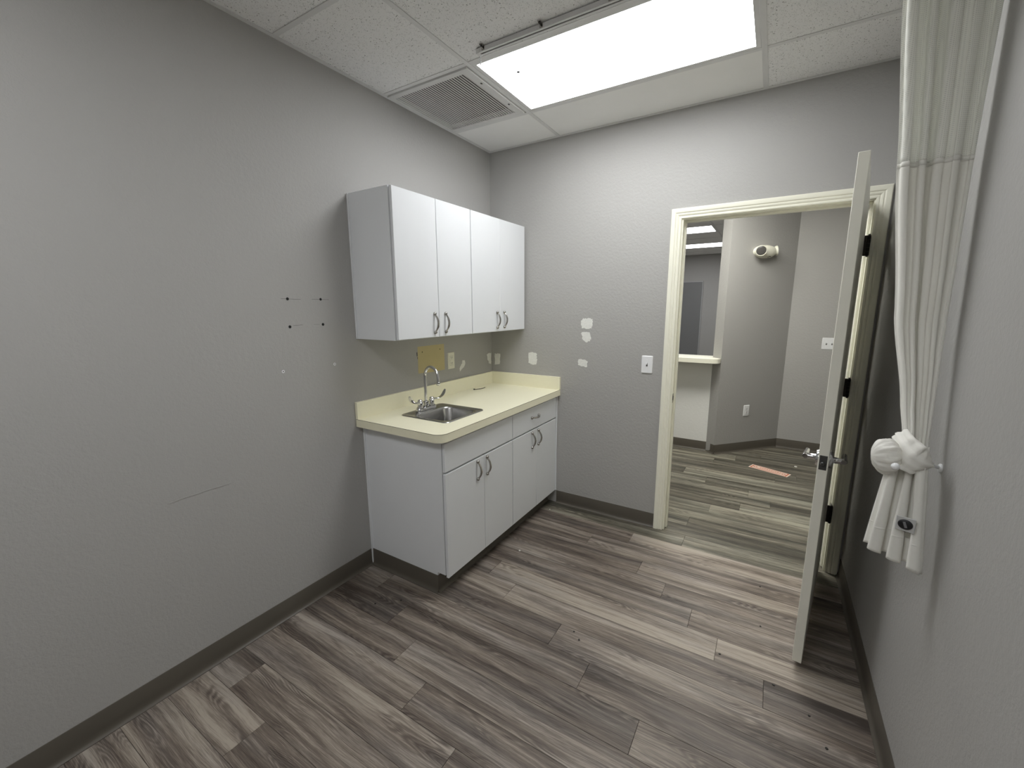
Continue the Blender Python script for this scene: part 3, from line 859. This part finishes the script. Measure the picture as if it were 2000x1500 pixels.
# countertop --------------------------------------------------------------
SX0, SX1, SY0, SY1 = 0.149, 0.503, -1.181, -0.820     # sink rim
def rrect(x0, x1, y0, y1, r, n=6):
    pts = []
    for cx, cy, a in ((x1 - r, y1 - r, 0), (x0 + r, y1 - r, 90), (x0 + r, y0 + r, 180), (x1 - r, y0 + r, 270)):
        for k in range(n + 1):
            th = math.radians(a + 90 * k / n)
            pts.append((cx + r * math.cos(th), cy + r * math.sin(th)))
    return pts
def counter():
    D, L = 0.622, 1.366
    t = thing('countertop', 'cream laminate countertop with rounded front corner and low backsplash', 'countertop', (D / 2, -L / 2, HC - 0.044))
    def outline(off=0.0):
        r = 0.055
        pts = [(0.001, -0.001), (0.001, -L - off)]
        for k in range(11):
            a = math.radians(-90 + 90 * k / 10)
            pts.append((D - r + (r + off) * math.cos(a), -L + r + (r + off) * math.sin(a)))
        pts.append((D + off, -0.001))
        return pts
    hole = rrect(SX0 + 0.010, SX1 - 0.010, SY0 + 0.010, SY1 - 0.010, 0.03)
    def slab(name, z0, z1, mats, off=0.0):
        bm = bmesh.new()
        o = outline(off)
        for z in (z0, z1):
            a = [bm.verts.new((x, y, z)) for x, y in o]; b = [bm.verts.new((x, y, z)) for x, y in hole]
            es = [bm.edges.new((a[i], a[(i + 1) % len(a)])) for i in range(len(a))] + [bm.edges.new((b[i], b[(i + 1) % len(b)])) for i in range(len(b))]
            bmesh.ops.triangle_fill(bm, use_beauty=True, edges=es)
            if z == z0: a0, b0 = a, b
        for f in bm.faces: f.material_index = 0
        for p, q in ((a0, a), (b0, b)):
            for i in range(len(p)):
                f = bm.faces.new((p[i], q[i], q[(i + 1) % len(p)], p[(i + 1) % len(p)])); f.material_index = 1
        return autosmooth(obj(name, bm, mats, t), 30)
    slab('slab', HC - 0.044, HC - 0.0024, ['laminate_cream', 'laminate_cream'])
    slab('top_sheet', HC - 0.0024, HC, ['laminate_cream', 'laminate_seam'], 0.0004)
    zs = 1.0128
    a = obj('backsplash', B(0.001, 0.019, -L, -0.0195, HC, zs, bev=0.0008), 'laminate_cream', t)
    obj('backsplash_end', B(0.0012, 0.0188, -L - 0.0014, -L - 0.0002, HC, zs - 0.001), 'laminate_cream', a)
    obj('caulk_line', B(0.0185, 0.0202, -L + 0.001, -0.02, HC, HC + 0.0016), 'laminate_cream', a)
    b = obj('backsplash', B(0.001, D, -0.019, -0.001, HC, zs, bev=0.0008), 'laminate_cream', t)
    obj('backsplash_end', B(D + 0.0002, D + 0.0014, -0.0188, -0.0012, HC, zs - 0.001), 'laminate_cream', b)
    obj('caulk_line', B(0.019, D - 0.001, -0.0202, -0.0185, HC, HC + 0.0016), 'laminate_cream', b)
counter()

# sink --------------------------------------------------------------
def sink():
    t = thing('sink', 'small square stainless steel drop-in sink in the cream countertop', 'sink', ((SX0 + SX1) / 2, (SY0 + SY1) / 2, HC))
    bx0, bx1, by0, by1 = 0.234, 0.478, -1.146, -0.856
    bm = bmesh.new()
    spec = [(SX0, SX1, SY0, SY1, 0.032, HC + 0.0006), (SX0 + .002, SX1 - .002, SY0 + .002, SY1 - .002, 0.031, HC + 0.0042), (SX0 + .006, SX1 - .006, SY0 + .006, SY1 - .006, 0.028, HC + 0.0050), (SX0 + .013, SX1 - .013, SY0 + .013, SY1 - .013, 0.022, HC + 0.0030),
            (bx0 - .006, bx1 + .006, by0 - .006, by1 + .006, 0.050, HC + 0.0028), (bx0, bx1, by0, by1, 0.048, HC - 0.001), (bx0 + .004, bx1 - .004, by0 + .004, by1 - .004, 0.048, HC - 0.010),
            (bx0 + .012, bx1 - .012, by0 + .012, by1 - .012, 0.050, HC - 0.10), (bx0 + .018, bx1 - .018, by0 + .018, by1 - .018, 0.05, HC - 0.125), (bx0 + .032, bx1 - .032, by0 + .032, by1 - .032, 0.05, HC - 0.139), (bx0 + .055, bx1 - .055, by0 + .055, by1 - .055, 0.045, HC - 0.143)]
    loops = []
    for a, b, c, d, r, z in spec:
        loops.append([bm.verts.new((x, y, z)) for x, y in rrect(a, b, c, d, r, 7)])
    n = len(loops[0])
    for p, q in zip(loops, loops[1:]):
        for k in range(n): bm.faces.new((p[k], p[(k + 1) % n], q[(k + 1) % n], q[k]))
    bm.faces.new(loops[-1])
    autosmooth(obj('basin', bm, 'brushed_steel', t), 60)
    bm = bmesh.new()
    c = ((bx0 + bx1) / 2, (by0 + by1) / 2, HC - 0.1428)
    lathe(bm, [(0.042, 0), (0.040, 0.003), (0.030, 0.002), (0.026, 0.0008), (0, 0.0008)], c, (0, 0, 1), 24)
    dr = autosmooth(obj('drain', bm, 'chrome', t))
    bm = bmesh.new()
    for k in range(8):
        a = k * math.pi / 4
        lathe(bm, [(0.004, 0), (0.004, 0.0004), (0, 0.0004)], (c[0] + .016 * math.cos(a), c[1] + .016 * math.sin(a), c[2] + 0.001), (0, 0, 1), 8)
    obj('drain_hole', bm, 'hole_black', dr)
sink()

# faucet --------------------------------------------------------------
def faucet():
    fx, fy, fz = 0.190, -1.000, HC + 0.0032
    t = thing('faucet', 'chrome gooseneck faucet with two wrist-blade handles on the sink', 'faucet', (fx, fy, fz))
    bm = bmesh.new()
    lo = [[bm.verts.new((x, y, fz + z)) for x, y in rrect(fx - .024 + i, fx + .024 - i, fy - .078 + i, fy + .078 - i, 0.020, 5)] for z, i in ((0, 0), (.012, 0), (.018, .003), (.020, .008))]
    n = len(lo[0])
    for p, q in zip(lo, lo[1:]):
        for k in range(n): bm.faces.new((p[k], p[(k + 1) % n], q[(k + 1) % n], q[k]))
    bm.faces.new(lo[-1]); bm.faces.new(lo[0])
    autosmooth(obj('base_plate', bm, 'chrome', t))
    bm = bmesh.new()
    lathe(bm, [(0.021, .018), (0.021, .024), (0.017, .027), (0.0165, .040), (0.019, .042), (0.019, .050), (0.013, .054), (0, .054)], (fx, fy, fz), (0, 0, 1), 24)
    autosmooth(obj('spout_collar', bm, 'chrome', t))
    bm = bmesh.new()
    R = 0.062; zs = 0.205
    dv = Vector((0.985, -0.17, 0))
    b0 = Vector((fx, fy, fz))
    path = [b0 + Vector((0, 0, z)) for z in (.05, .09, .13, .17, .195)]
    for k in range(13):
        a = math.pi * k / 12 * 1.02
        path.append(b0 + dv * (R - R * math.cos(a)) + Vector((0, 0, zs + R * math.sin(a))))
    e = path[-1] + Vector((0, 0, -0.022)); path.append(e)
    tube(bm, path, [0.0088] * len(path), 14)
    sp = autosmooth(obj('spout', bm, 'chrome', t))
    bm = bmesh.new()
    lathe(bm, [(0.0095, 0), (0.0118, .002), (0.0118, .016), (0.0105, .018), (0.0075, .0185), (0, .0165)], e + Vector((0, 0, .004)), (0, 0, -1), 18)
    autosmooth(obj('aerator', bm, 'chrome', sp))
    for s in (-1, 1):
        c = b0 + Vector((0, 0.0508 * s, 0))
        bm = bmesh.new()
        lathe(bm, [(0.022, .018), (0.022, .022), (0.017, .026), (0.0155, .038), (0.0175, .040), (0.0175, .052), (0.0145, .056), (0.0145, .064), (0.010, .069), (0, .070)], c, (0, 0, 1), 22)
        hv = autosmooth(obj('valve', bm, 'chrome', t))
        # wrist blade: flat strip leaving the valve sideways and curling upward
        dirv = Vector((0.14, -0.99, 0)).normalized() if s < 0 else Vector((0.32, 0.95, 0)).normalized()
        q = c + Vector((0, 0, .060))
        path = bez(q, q + dirv * 0.055 - Vector((0, 0, .010)), q + dirv * 0.075 - Vector((0, 0, .004)), q + dirv * 0.098 + Vector((0, 0, .046)), 12)
        wd = [0.0065, .0065, .007, .008, .0095, .0115, .0135, .0155, .0165, .017, .0165, .014, .008]
        side = dirv.cross(Vector((0, 0, 1))).normalized()
        bm = bmesh.new()
        rings = []
        for i, p in enumerate(path):
            tg = (path[min(i + 1, 12)] - path[max(i - 1, 0)]).normalized()
            nn = side.cross(tg).normalized()
            th = 0.0052 if i < 4 else 0.0032
            rings.append([bm.verts.new(p + side * (wd[i] * math.cos(k * math.pi / 5)) + nn * (th * math.sin(k * math.pi / 5))) for k in range(10)])
        for a, b in zip(rings, rings[1:]):
            for k in range(10): bm.faces.new((a[k], a[(k + 1) % 10], b[(k + 1) % 10], b[k]))
        bm.faces.new(rings[0]); bm.faces.new(rings[-1])
        autosmooth(obj('blade_handle', bm, 'chrome', hv), 60)
faucet()

def cable():
    bm = bmesh.new()
    p = bez((0.064, -0.334, HC + .0028), (0.085, -0.31, HC + .0024), (0.098, -0.275, HC + .0024), (0.098, -0.243, HC + .007), 10)
    tube(bm, p, 0.0023, 8)
    box(bm, 0.057, 0.068, -0.342, -0.331, HC + 0.0002, HC + 0.008, bev=.001)
    tag(autosmooth(obj('cable_tie', bm, 'black_rubber')), 'short black cable tie lying on the cream countertop', 'cable tie')
cable()

# ================================================================== WALL PLATES
def plate(bm, w, h, m, th=0.006):
    lo = [[bm.verts.new(m @ Vector((x, y, z))) for x, y in rrect(-w / 2 + i, w / 2 - i, -h / 2 + i, h / 2 - i, 0.004, 3)] for z, i in ((0, 0), (th * .45, 0), (th, .004))]
    n = len(lo[0])
    for p, q in zip(lo, lo[1:]):
        for k in range(n): bm.faces.new((p[k], p[(k + 1) % n], q[(k + 1) % n], q[k]))
    bm.faces.new(lo[-1]); bm.faces.new(lo[0])
def outlet(m, label, mat, decora=False):
    t = thing('wall_outlet', label, 'outlet', m @ Vector((0, -0.06, 0)), 'wall outlets')
    bm = bmesh.new(); plate(bm, 0.073, 0.118, m); autosmooth(obj('cover_plate', bm, mat, t), 30)
    if decora:
        rc = obj('receptacle', B(-.0168, .0168, -.0335, .0335, .0058, .0072, bev=.0008, mat4=m), mat, t)
        bm = bmesh.new()
        for a in ((-.0175, -.0168, -.0342, .0342), (.0168, .0175, -.0342, .0342), (-.0175, .0175, .0335, .0342), (-.0175, .0175, -.0342, -.0335)): box(bm, *a, .0055, .0062, mat4=m)
        obj('seam', bm, 'plastic_slot', t)
        cs = (.020, -.020)
        for y in (.0045, -.0045): obj('test_button', B(-.007, .007, y - .0032, y + .0032, .007, .0083, bev=.0005, mat4=m), mat, rc)
    else:
        cs = (.0195, -.0195)
        rc = None
    for y in cs:
        if not decora:
            rc = obj('receptacle', B(-.0168, .0168, y - .0142, y + .0142, .0058, .0078, bev=.003, mat4=m), mat, t)
        bm = bmesh.new()
        box(bm, -.0075, -.0055, y - .001, y + .007, .0070, .0082, mat4=m); box(bm, .0050, .0070, y - .002, y + .008, .0070, .0082, mat4=m)
        box(bm, -.002, .002, y - .009, y - .005, .0070, .0082, mat4=m)
        obj('slot', bm, 'plastic_slot', rc)
    for y in ((.0485, -.0485) if decora else (0.0,)):
        bm = bmesh.new(); lathe(bm, [(0.003, .0058), (0.0028, .0068), (0, .007)], m @ Vector((0, y, 0)), m.to_3x3() @ Vector((0, 0, 1)), 10); obj('screw', bm, mat, t)
    return t
def switch(m, n, label):
    w_ = 0.073 + (n - 1) * 0.046
    t = thing('light_switch', label, 'light switch', m @ Vector((0, -0.06, 0)))
    bm = bmesh.new(); plate(bm, w_, 0.118, m); autosmooth(obj('cover_plate', bm, 'plastic_white', t), 30)
    for i in range(n):
        x = (i - (n - 1) / 2) * 0.046
        obj('toggle_slot', B(x - .005, x + .005, -.012, .012, .0055, .0064, mat4=m), 'plastic_slot', t)
        bm = bmesh.new()
        up = 1 if (n == 1 or i == 0) else 1
        vs_ = prism(bm, [m @ Vector((x - .0042, -.003 * up, .0060)), m @ Vector((x - .0042, .0115 * up, .0060)), m @ Vector((x - .0036, .0135 * up, .0185)), m @ Vector((x - .0036, .0065 * up, .0195))], m.to_3x3() @ Vector((.0080, 0, 0)))
        obj('toggle', bm, 'plastic_white', t)
        for y in (.030, -.030):
            bm = bmesh.new(); lathe(bm, [(0.003, .0058), (0.0028, .0068), (0, .007)], m @ Vector((x, y, 0)), m.to_3x3() @ Vector((0, 0, 1)), 10); obj('screw', bm, 'plastic_white', t)
mb = frame_mat((1.2545, 0, 1.149), (1, 0, 0), (0, 0, 1), (0, -1, 0))
switch(mb, 1, 'white single toggle light switch on the wall beside the door casing')
ml = frame_mat((0, -0.525, 1.156), (0, 1, 0), (0, 0, 1), (1, 0, 0))
outlet(ml, 'ivory wall outlet above the backsplash near the faucet', 'plastic_ivory', True)
d3 = Vector((_d.x, _d.y, 0)); n3 = Vector((_d.y, -_d.x, 0))
pa = Vector((C1.x, C1.y, 0)) + d3 * 0.375 + Vector((0, 0, 0.445))
outlet(frame_mat(pa, d3, (0, 0, 1), n3), 'white duplex outlet low on the angled hall wall', 'plastic_white')
switch(frame_mat((2.452, YH, 1.152), (1, 0, 0), (0, 0, 1), (0, -1, 0)), 2, 'white double toggle switch on the hall wall behind the open door')

# emergency light --------------------------------------------------------
def emergency_light():
    c = Vector((C1.x, C1.y, 0)) + d3 * 0.405 + Vector((0, 0, 2.058))
    m = frame_mat(c, d3, (0, 0, 1), n3)
    t = thing('emergency_light', 'cream oval emergency light with a round lamp high on the angled hall wall', 'emergency light', c - Vector((0, 0, .065)))
    bm = bmesh.new()
    lo = []
    for k, (s, z) in enumerate(((1, 0), (1.0, .012), (.97, .035), (.86, .058), (.66, .074), (.35, .083))):
        lo.append([bm.verts.new(m @ Vector((0.128 * s * math.cos(a) - 0.006, 0.063 * s * math.sin(a), z))) for a in [2 * math.pi * i / 28 for i in range(28)]])
    for p, q in zip(lo, lo[1:]):
        for k in range(28): bm.faces.new((p[k], p[(k + 1) % 28], q[(k + 1) % 28], q[k]))
    bm.faces.new(lo[0]); bm.faces.new(lo[-1])
    autosmooth(obj('housing', bm, 'emergency_cream', t), 50)
    ax = (n3 * 0.72 - d3 * 0.58 - Vector((0, 0, .22))).normalized()
    lc = m @ Vector((-0.108, 0.002, 0.070))
    bm = bmesh.new()
    lathe(bm, [(0.034, -.045), (0.046, -.010), (0.0495, .004), (0.050, .018), (0.046, .020), (0.043, .014)], lc, ax, 28)
    rg = autosmooth(obj('lamp_head', bm, 'emergency_cream', t))
    bm = bmesh.new()
    lathe(bm, [(0.0425, .0145), (0.040, .0165), (0.025, .0185), (0, .0195)], lc, ax, 28)
    autosmooth(obj('lamp_lens', bm, 'lamp_lens', rg))
    # second lamp head, seen edge-on, pointing along the wall
    ax2 = (n3 * 0.55 + d3 * 0.80 + Vector((0, 0, .12))).normalized()
    bm = bmesh.new()
    lathe(bm, [(0.018, -.045), (0.034, -.020), (0.046, .006), (0.047, .016), (0.043, .017), (0.040, .012), (0, .012)], m @ Vector((0.098, 0.010, 0.040)), ax2, 26)
    autosmooth(obj('lamp_head', bm, 'emergency_cream', t))
    obj('test_button', B(-.004, .020, -.052, -.046, .062, .068, bev=.001, mat4=m), 'lamp_lens', t)
    obj('indicator', B(-.004, .008, -.060, -.056, .050, .056, bev=.001, mat4=m), 'lamp_lens', t)
emergency_light()

# reception ledge ---------------------------------------------------------
def ledge():
    t = thing('reception_ledge', 'cream transaction ledge of the reception window with rounded corner', 'ledge', (0.85, 1.90, 0.966))
    pts = [(0.152, 2.09), (0.152, 1.752), (1.40, 1.752)]
    for k in range(9):
        a = math.radians(-90 + 75 * k / 8)
        pts.append((1.455 + .075 * math.cos(a), 1.827 + .075 * math.sin(a)))
    q = C1 - _d * 0.002
    pts += [(q.x - .002, q.y - .004), (CE.x - .003, CE.y - .002), (CE.x - .003, 2.09)]
    bm = bmesh.new(); prism(bm, [(x, y, 0.9662) for x, y in pts], (0, 0, 0.0428))
    autosmooth(obj('slab', bm, 'trim_cream', t), 30)
    bm = bmesh.new(); prism(bm, [(x, y, 1.0092) for x, y in pts], (0, 0, 0.0012))
    autosmooth(obj('top_sheet', bm, 'trim_cream', t), 30)
ledge()
# corner strip where the white panel meets the wall end
obj('corner_strip', B(CE.x - 0.012, CE.x, 1.931, 1.935, 0.101, 0.966), 'white_panel_paint', bpy.data.objects['wall_reception'])

# ================================================================== FLOOR THINGS
def sticker():
    c = Vector((2.043, 1.628, 0.0003)); a = math.radians(-20.5)
    m = frame_mat(c, (math.cos(a), math.sin(a), 0), (-math.sin(a), math.cos(a), 0), (0, 0, 1))
    t = thing('floor_sticker', 'orange and white rectangular sticker stuck on the hall floor', 'sticker', c)
    L, W = 0.335, 0.100
    obj('white_sheet', B(-L / 2, L / 2, -W / 2, W / 2, 0, .0004, mat4=m), 'sticker_white', t)
    bm = bmesh.new()
    box(bm, -L / 2 + .012, L / 2 - .012, -W / 2 + .006, W / 2 - .006, .0003, .0007, mat4=m)
    obj('orange_field', bm, 'sticker_orange', t)
    bm = bmesh.new()
    box(bm, -L / 2 + .024, L / 2 - .024, -W / 2 + .014, W / 2 - .014, .0006, .0009, mat4=m)
    obj('pale_field', bm, 'sticker_white', t)
    bm = bmesh.new()
    x = -0.085
    r = random.Random(5)
    while x < 0.095:
        wd = r.uniform(.008, .015); box(bm, x, x + wd, .002, .020, .0008, .0011, mat4=m); x += wd + .006
    obj('print_line', bm, 'sticker_orange', t)
    obj('print_line', B(-.10, .10, -.024, -.014, .0008, .0011, mat4=m), 'sticker_orange', t)
    for x in (-.122, .122):
        bm = bmesh.new(); lathe(bm, [(.017, .0008), (.017, .0011), (.009, .0011), (.009, .0008)], m @ Vector((x, 0, 0)), (0, 0, 1), 18)
        obj('printed_ring', bm, 'sticker_orange', t)
sticker()
def crumbs():
    def bit(x, y, s, mat, name, label, cat, group=None):
        r = random.Random(int(x * 999))
        bm = bmesh.new()
        pts = [(x + s * r.uniform(.6, 1.1) * math.cos(a), y + s * r.uniform(.5, 1.0) * math.sin(a), 0.0002) for a in [k * math.pi / 3 for k in range(6)]]
        prism(bm, pts, (0, 0, s * 0.5))
        tag(obj(name, bm, mat), label, cat, group)
    bit(0.700, -0.745, .0075, 'chip_white', 'paint_chip', 'white paint chip on the floor in front of the sink cabinet', 'paint chip')
    bit(0.615, -0.143, .006, 'chip_white', 'paint_chip', 'tiny white paint chip on the floor beside the corner cabinet', 'paint chip')
    bit(2.262, 1.862, .014, 'chip_white', 'paint_chip', 'white scrap on the hall floor behind the orange sticker', 'scrap')
    for x, y in ((0.395, -1.47), (0.30, -1.56), (1.27, -1.20), (1.31, -1.235), (1.88, -0.985), (2.085, -1.045), (2.20, -1.13), (2.245, -1.245), (2.02, -0.36), (2.03, -0.70)):
        bit(x, y, .0055, 'black_rubber', 'dirt_speck', 'tiny dark speck of dirt on the plank floor', 'dirt speck', 'dark specks on the floor')
crumbs()

# ================================================================== CURTAIN
def lerp_table(tab, z):
    for (za, *a), (zb, *b) in zip(tab, tab[1:]):
        if za >= z >= zb:
            t = (za - z) / (za - zb)
            t = t * t * (3 - 2 * t) * 0.35 + t * 0.65
            return [p + (q - p) * t for p, q in zip(a, b)]
    return list(tab[-1][1:])
def curtain():
    t = thing('curtain', 'off-white privacy curtain with mesh top gathered and tied against the wall', 'curtain', (2.31, -1.2, 0.79))
    # z, x left, x right, centre y, pleat depth
    tab = [(2.66, 2.170, 2.392, -1.105, 0.022), (2.40, 2.182, 2.392, -1.105, 0.022), (1.93, 2.222, 2.386, -1.115, 0.019), (1.50, 2.262, 2.380, -1.150, 0.014), (1.25, 2.298, 2.374, -1.195, 0.009), (1.15, 2.310, 2.370, -1.22, 0.007), (1.04, 2.318, 2.366, -1.245, 0.006)]
    NP, NS = 4.5, 150
    def sheet(z0, z1, nz, name, mat, parent, extra=0.0):
        bm = bmesh.new(); rows = []
        for i in range(nz + 1):
            z = z0 + (z1 - z0) * i / nz
            xl, xr, cy, dp = lerp_table(tab, z)
            row = []
            for k in range(NS + 1):
                s = k / NS
                ph = 2 * math.pi * NP * s
                w1 = s + 0.020 * math.sin(2 * ph) + 0.012 * math.sin(3.1 * s * 6 + z * 1.2)
                amp = dp * (0.72 + 0.28 * math.sin(5.2 * s + 0.7)) * (0.55 if s < .2 else 1)
                y = cy + amp * (math.cos(ph + 0.35 * math.sin(z * 2.1 + s * 5)) ) * 0.9 + 0.010 * math.sin(11 * s + z * 1.5) - 0.030 * (1 - s) * 0.3
                x = xl + (xr - xl) * min(1, max(0, w1))
                row.append(bm.verts.new((x, y - extra, z)))
            rows.append(row)
        for a, b in zip(rows, rows[1:]):
            for k in range(NS): bm.faces.new((a[k], a[k + 1], b[k + 1], b[k]))
        o = obj(name, bm, mat, parent)
        md = o.modifiers.new('thick', 'SOLIDIFY'); md.thickness = 0.0012; md.offset = 0
        for p in o.data.polygons: p.use_smooth = True
        return o
    me = sheet(2.655, 1.935, 30, 'mesh_panel', 'curtain_mesh', t)
    body = sheet(1.940, 1.045, 48, 'cloth_panel', 'curtain_cloth', t)
    sheet(1.944, 1.930, 2, 'seam_band', 'curtain_cloth', me, 0.0012)
    # hooks up to the track
    for k in range(8):
        x = 2.19 + k * 0.026
        bm = bmesh.new()
        tube(bm, [(x, -1.104, 2.662), (x, -1.104, 2.655), (x + .003, -1.104, 2.645), (x, -1.104, 2.638)], 0.0012, 6)
        obj('hook', bm, 'satin_nickel', me)
    # tail: flares out below the tie
    def tail_pt(s, z):
        q = min(1, max(0, (1.14 - z) / 0.35))
        e = q ** 0.85
        # top (at the tie): x 2.293..2.362 ; hem: x 2.252..2.372
        xl = 2.290 + (2.250 - 2.290) * e; xr = 2.360 + (2.366 - 2.360) * e
        cy = -1.262 + (-1.282 + 1.262) * e
        ph = 2 * math.pi * 2.75 * s
        dp = 0.008 + 0.012 * e
        x = xl + (xr - xl) * s + 0.012 * e * math.sin(2 * ph)
        y = cy + dp * math.cos(ph + .4) - 0.055 * s * (0.25 + 0.75 * e)
        return x, y
    bm = bmesh.new(); rows = []
    NT_, NZ = 110, 40
    for i in range(NZ + 1):
        row = []
        for k in range(NT_ + 1):
            s = k / NT_
            zh = 0.805 - 0.020 * s + 0.006 * math.sin(2 * math.pi * 2.75 * s)
            z = 1.135 + (zh - 1.135) * i / NZ
            x, y = tail_pt(s, z)
            row.append(bm.verts.new((x, y, z)))
        rows.append(row)
    for a, b in zip(rows, rows[1:]):
        for k in range(NT_): bm.faces.new((a[k], a[k + 1], b[k + 1], b[k]))
    tl = obj('tail', bm, 'curtain_cloth', t)
    md = tl.modifiers.new('thick', 'SOLIDIFY'); md.thickness = 0.0015; md.offset = 0
    for p in tl.data.polygons: p.use_smooth = True
    # raised hem stitching
    bm = bmesh.new(); rows = []
    for j, dz in enumerate((0.078, 0.075, 0.072)):
        row = []
        for k in range(NT_ + 1):
            s = k / NT_
            z = 0.805 - 0.020 * s + dz
            x, y = tail_pt(s, z)
            row.append(bm.verts.new((x, y - (0.0022 if j == 1 else 0.0006), z)))
        rows.append(row)
    for a, b in zip(rows, rows[1:]):
        for k in range(NT_): bm.faces.new((a[k], a[k + 1], b[k + 1], b[k]))
    obj('hem_seam', bm, 'curtain_cloth', tl, smooth=True)
    # front edge strip with snaps
    bm = bmesh.new(); rows = []
    for i in range(25):
        z = 1.09 + (0.782 - 1.09) * i / 24
        q = (1.09 - z) / 0.31
        xa = 2.332 + 0.014 * q; xb = xa + 0.022
        y = -1.300 - 0.050 * q
        rows.append([bm.verts.new((xa, y + .006, z + .004 * q)), bm.verts.new((xa + .003, y, z + .004 * q)), bm.verts.new((xb - .003, y - .003, z)), bm.verts.new((xb, y + .008, z)), bm.verts.new((xb - .002, y + .05, z + .006))])
    for a, b in zip(rows, rows[1:]):
        for k in range(4): bm.faces.new((a[k], a[k + 1], b[k + 1], b[k]))
    st = obj('edge_strip', bm, 'curtain_cloth', tl, smooth=True)
    md = st.modifiers.new('thick', 'SOLIDIFY'); md.thickness = 0.002; md.offset = 0
    # wrapped tie band: sash of cloth crossing the bundle towards the wall hook
    bm = bmesh.new(); rows = []
    cen = [Vector((2.296, -1.235, 1.150)), Vector((2.300, -1.285, 1.128)), Vector((2.318, -1.312, 1.108)), Vector((2.338, -1.312, 1.096)), Vector((2.355, -1.300, 1.090)), Vector((2.367, -1.284, 1.086))]
    hw = [0.030, 0.040, 0.044, 0.040, 0.028, 0.012]
    P = []
    for a, b in zip(range(5), range(1, 6)):
        for j in range(5):
            u_ = j / 5; P.append((cen[a].lerp(cen[b], u_), hw[a] + (hw[b] - hw[a]) * u_))
    P.append((cen[-1], hw[-1]))
    for i, (p, h) in enumerate(P):
        tg = (P[min(i + 1, len(P) - 1)][0] - P[max(i - 1, 0)][0]).normalized()
        up = (Vector((0.35, 0, 1)) - tg * tg.dot(Vector((0.35, 0, 1)))).normalized()
        nn = tg.cross(up)
        rows.append([bm.verts.new(p + up * (h * (2 * k / 12 - 1)) + nn * (0.006 * math.cos(math.pi * (k / 6 - 1)) + 0.003 * math.sin(k * 1.9 + i * .12))) for k in range(13)])
    for a, b in zip(rows, rows[1:]):
        for k in range(12): bm.faces.new((a[k], a[k + 1], b[k + 1], b[k]))
    sa = obj('tie_sash', bm, 'curtain_cloth', t, smooth=True)
    md = sa.modifiers.new('thick', 'SOLIDIFY'); md.thickness = 0.004; md.offset = 0
    # puffed loop of cloth pushed out at the side
    bm = bmesh.new(); rows = []
    c0 = Vector((2.306, -1.278, 1.098)); axv = Vector((-0.93, -0.10, -0.10)).normalized(); upv = Vector((-0.12, -.12, 1)).normalized(); upv = (upv - axv * upv.dot(axv)).normalized(); sd = axv.cross(upv)
    NR, NC = 18, 56
    for i in range(NR + 1):
        q = i / NR
        rad = 0.020 + 0.032 * math.sin(math.pi * min(1, q * 1.05) ** 0.9) if q < .55 else 0.052 * math.sqrt(max(0.0, 1 - ((q - .55) / .45) ** 2)) + 0.0005
        row = []
        for k in range(NC):
            a = 2 * math.pi * k / NC
            rg = 1 + 0.055 * math.sin(9 * a + 2.5 * math.sin(3 * q)) * (1 - 0.4 * q) + 0.045 * math.sin(17 * a + 5 * q) + 0.03 * math.sin(4 * a - 9 * q)
            row.append(bm.verts.new(c0 + axv * (0.072 * q) + upv * (rad * rg * math.cos(a)) + sd * (rad * 0.72 * rg * math.sin(a))))
        rows.append(row)
    for a, b in zip(rows, rows[1:]):
        for k in range(NC): bm.faces.new((a[k], a[(k + 1) % NC], b[(k + 1) % NC], b[k]))
    bm.faces.new(rows[0]); bm.faces.new(rows[-1])
    obj('puffed_loop', bm, 'curtain_cloth', t, smooth=True)
    # white snap ball
    bm = bmesh.new(); lathe(bm, [(0, 0), (.007, .002), (.010, .007), (.010, .012), (.006, .018), (0, .020)], (2.285, -1.330, 1.083), (-.35, -.9, .1), 18)
    obj('snap_ball', bm, 'plastic_white', t, smooth=True)
    # clear pouch with a black round magnet
    mm = frame_mat((2.324, -1.335, 0.918), (0.93, -0.36, 0), (0, 0, 1), (-0.36, -0.93, 0))
    po = obj('clear_pouch', B(-.021, .021, -.021, .021, 0, .003, bev=.0012, mat4=mm), 'clear_pouch', t)
    bm = bmesh.new()
    lo = [[bm.verts.new(mm @ Vector((.0165 * s * math.cos(a), .0145 * s * math.sin(a), z))) for a in [2 * math.pi * i / 24 for i in range(24)]] for s, z in ((1, .003), (.98, .006), (.85, .0072))]
    for p, q in zip(lo, lo[1:]):
        for k in range(24): bm.faces.new((p[k], p[(k + 1) % 24], q[(k + 1) % 24], q[k]))
    bm.faces.new(lo[-1])
    bd = obj('black_badge', bm, 'black_badge', po, smooth=True)
    obj('badge_print', B(-.003, .003, -.009, .009, .0071, .0076, mat4=mm @ Matrix.Rotation(0.35, 4, 'Z')), 'badge_grey', bd)
curtain()

def wall_hook():
    bm = bmesh.new()
    t = thing('tieback_hook', 'white plastic tieback hook screwed to the wall behind the curtain knot', 'hook', (WR - .01, -1.229, 1.055))
    lathe(bm, [(0.013, 0), (0.013, .003), (0.010, .006), (0, .0065)], (WR, -1.229, 1.066), (-1, 0, 0), 18)
    pl = autosmooth(obj('mount', bm, 'plastic_white', t))
    bm = bmesh.new(); lathe(bm, [(0.0035, 0), (0.0035, .0015), (0, .0015)], (WR - .0065, -1.229, 1.066), (-1, 0, 0), 10); obj('screw', bm, 'satin_nickel', pl)
    bm = bmesh.new()
    tube(bm, [(WR - .005, -1.229, 1.067), (WR - .012, -1.238, 1.071), (WR - .022, -1.252, 1.077), (WR - .032, -1.266, 1.083), (WR - .042, -1.276, 1.089)], 0.0052, 10)
    autosmooth(obj('arm', bm, 'plastic_white', t))
wall_hook()
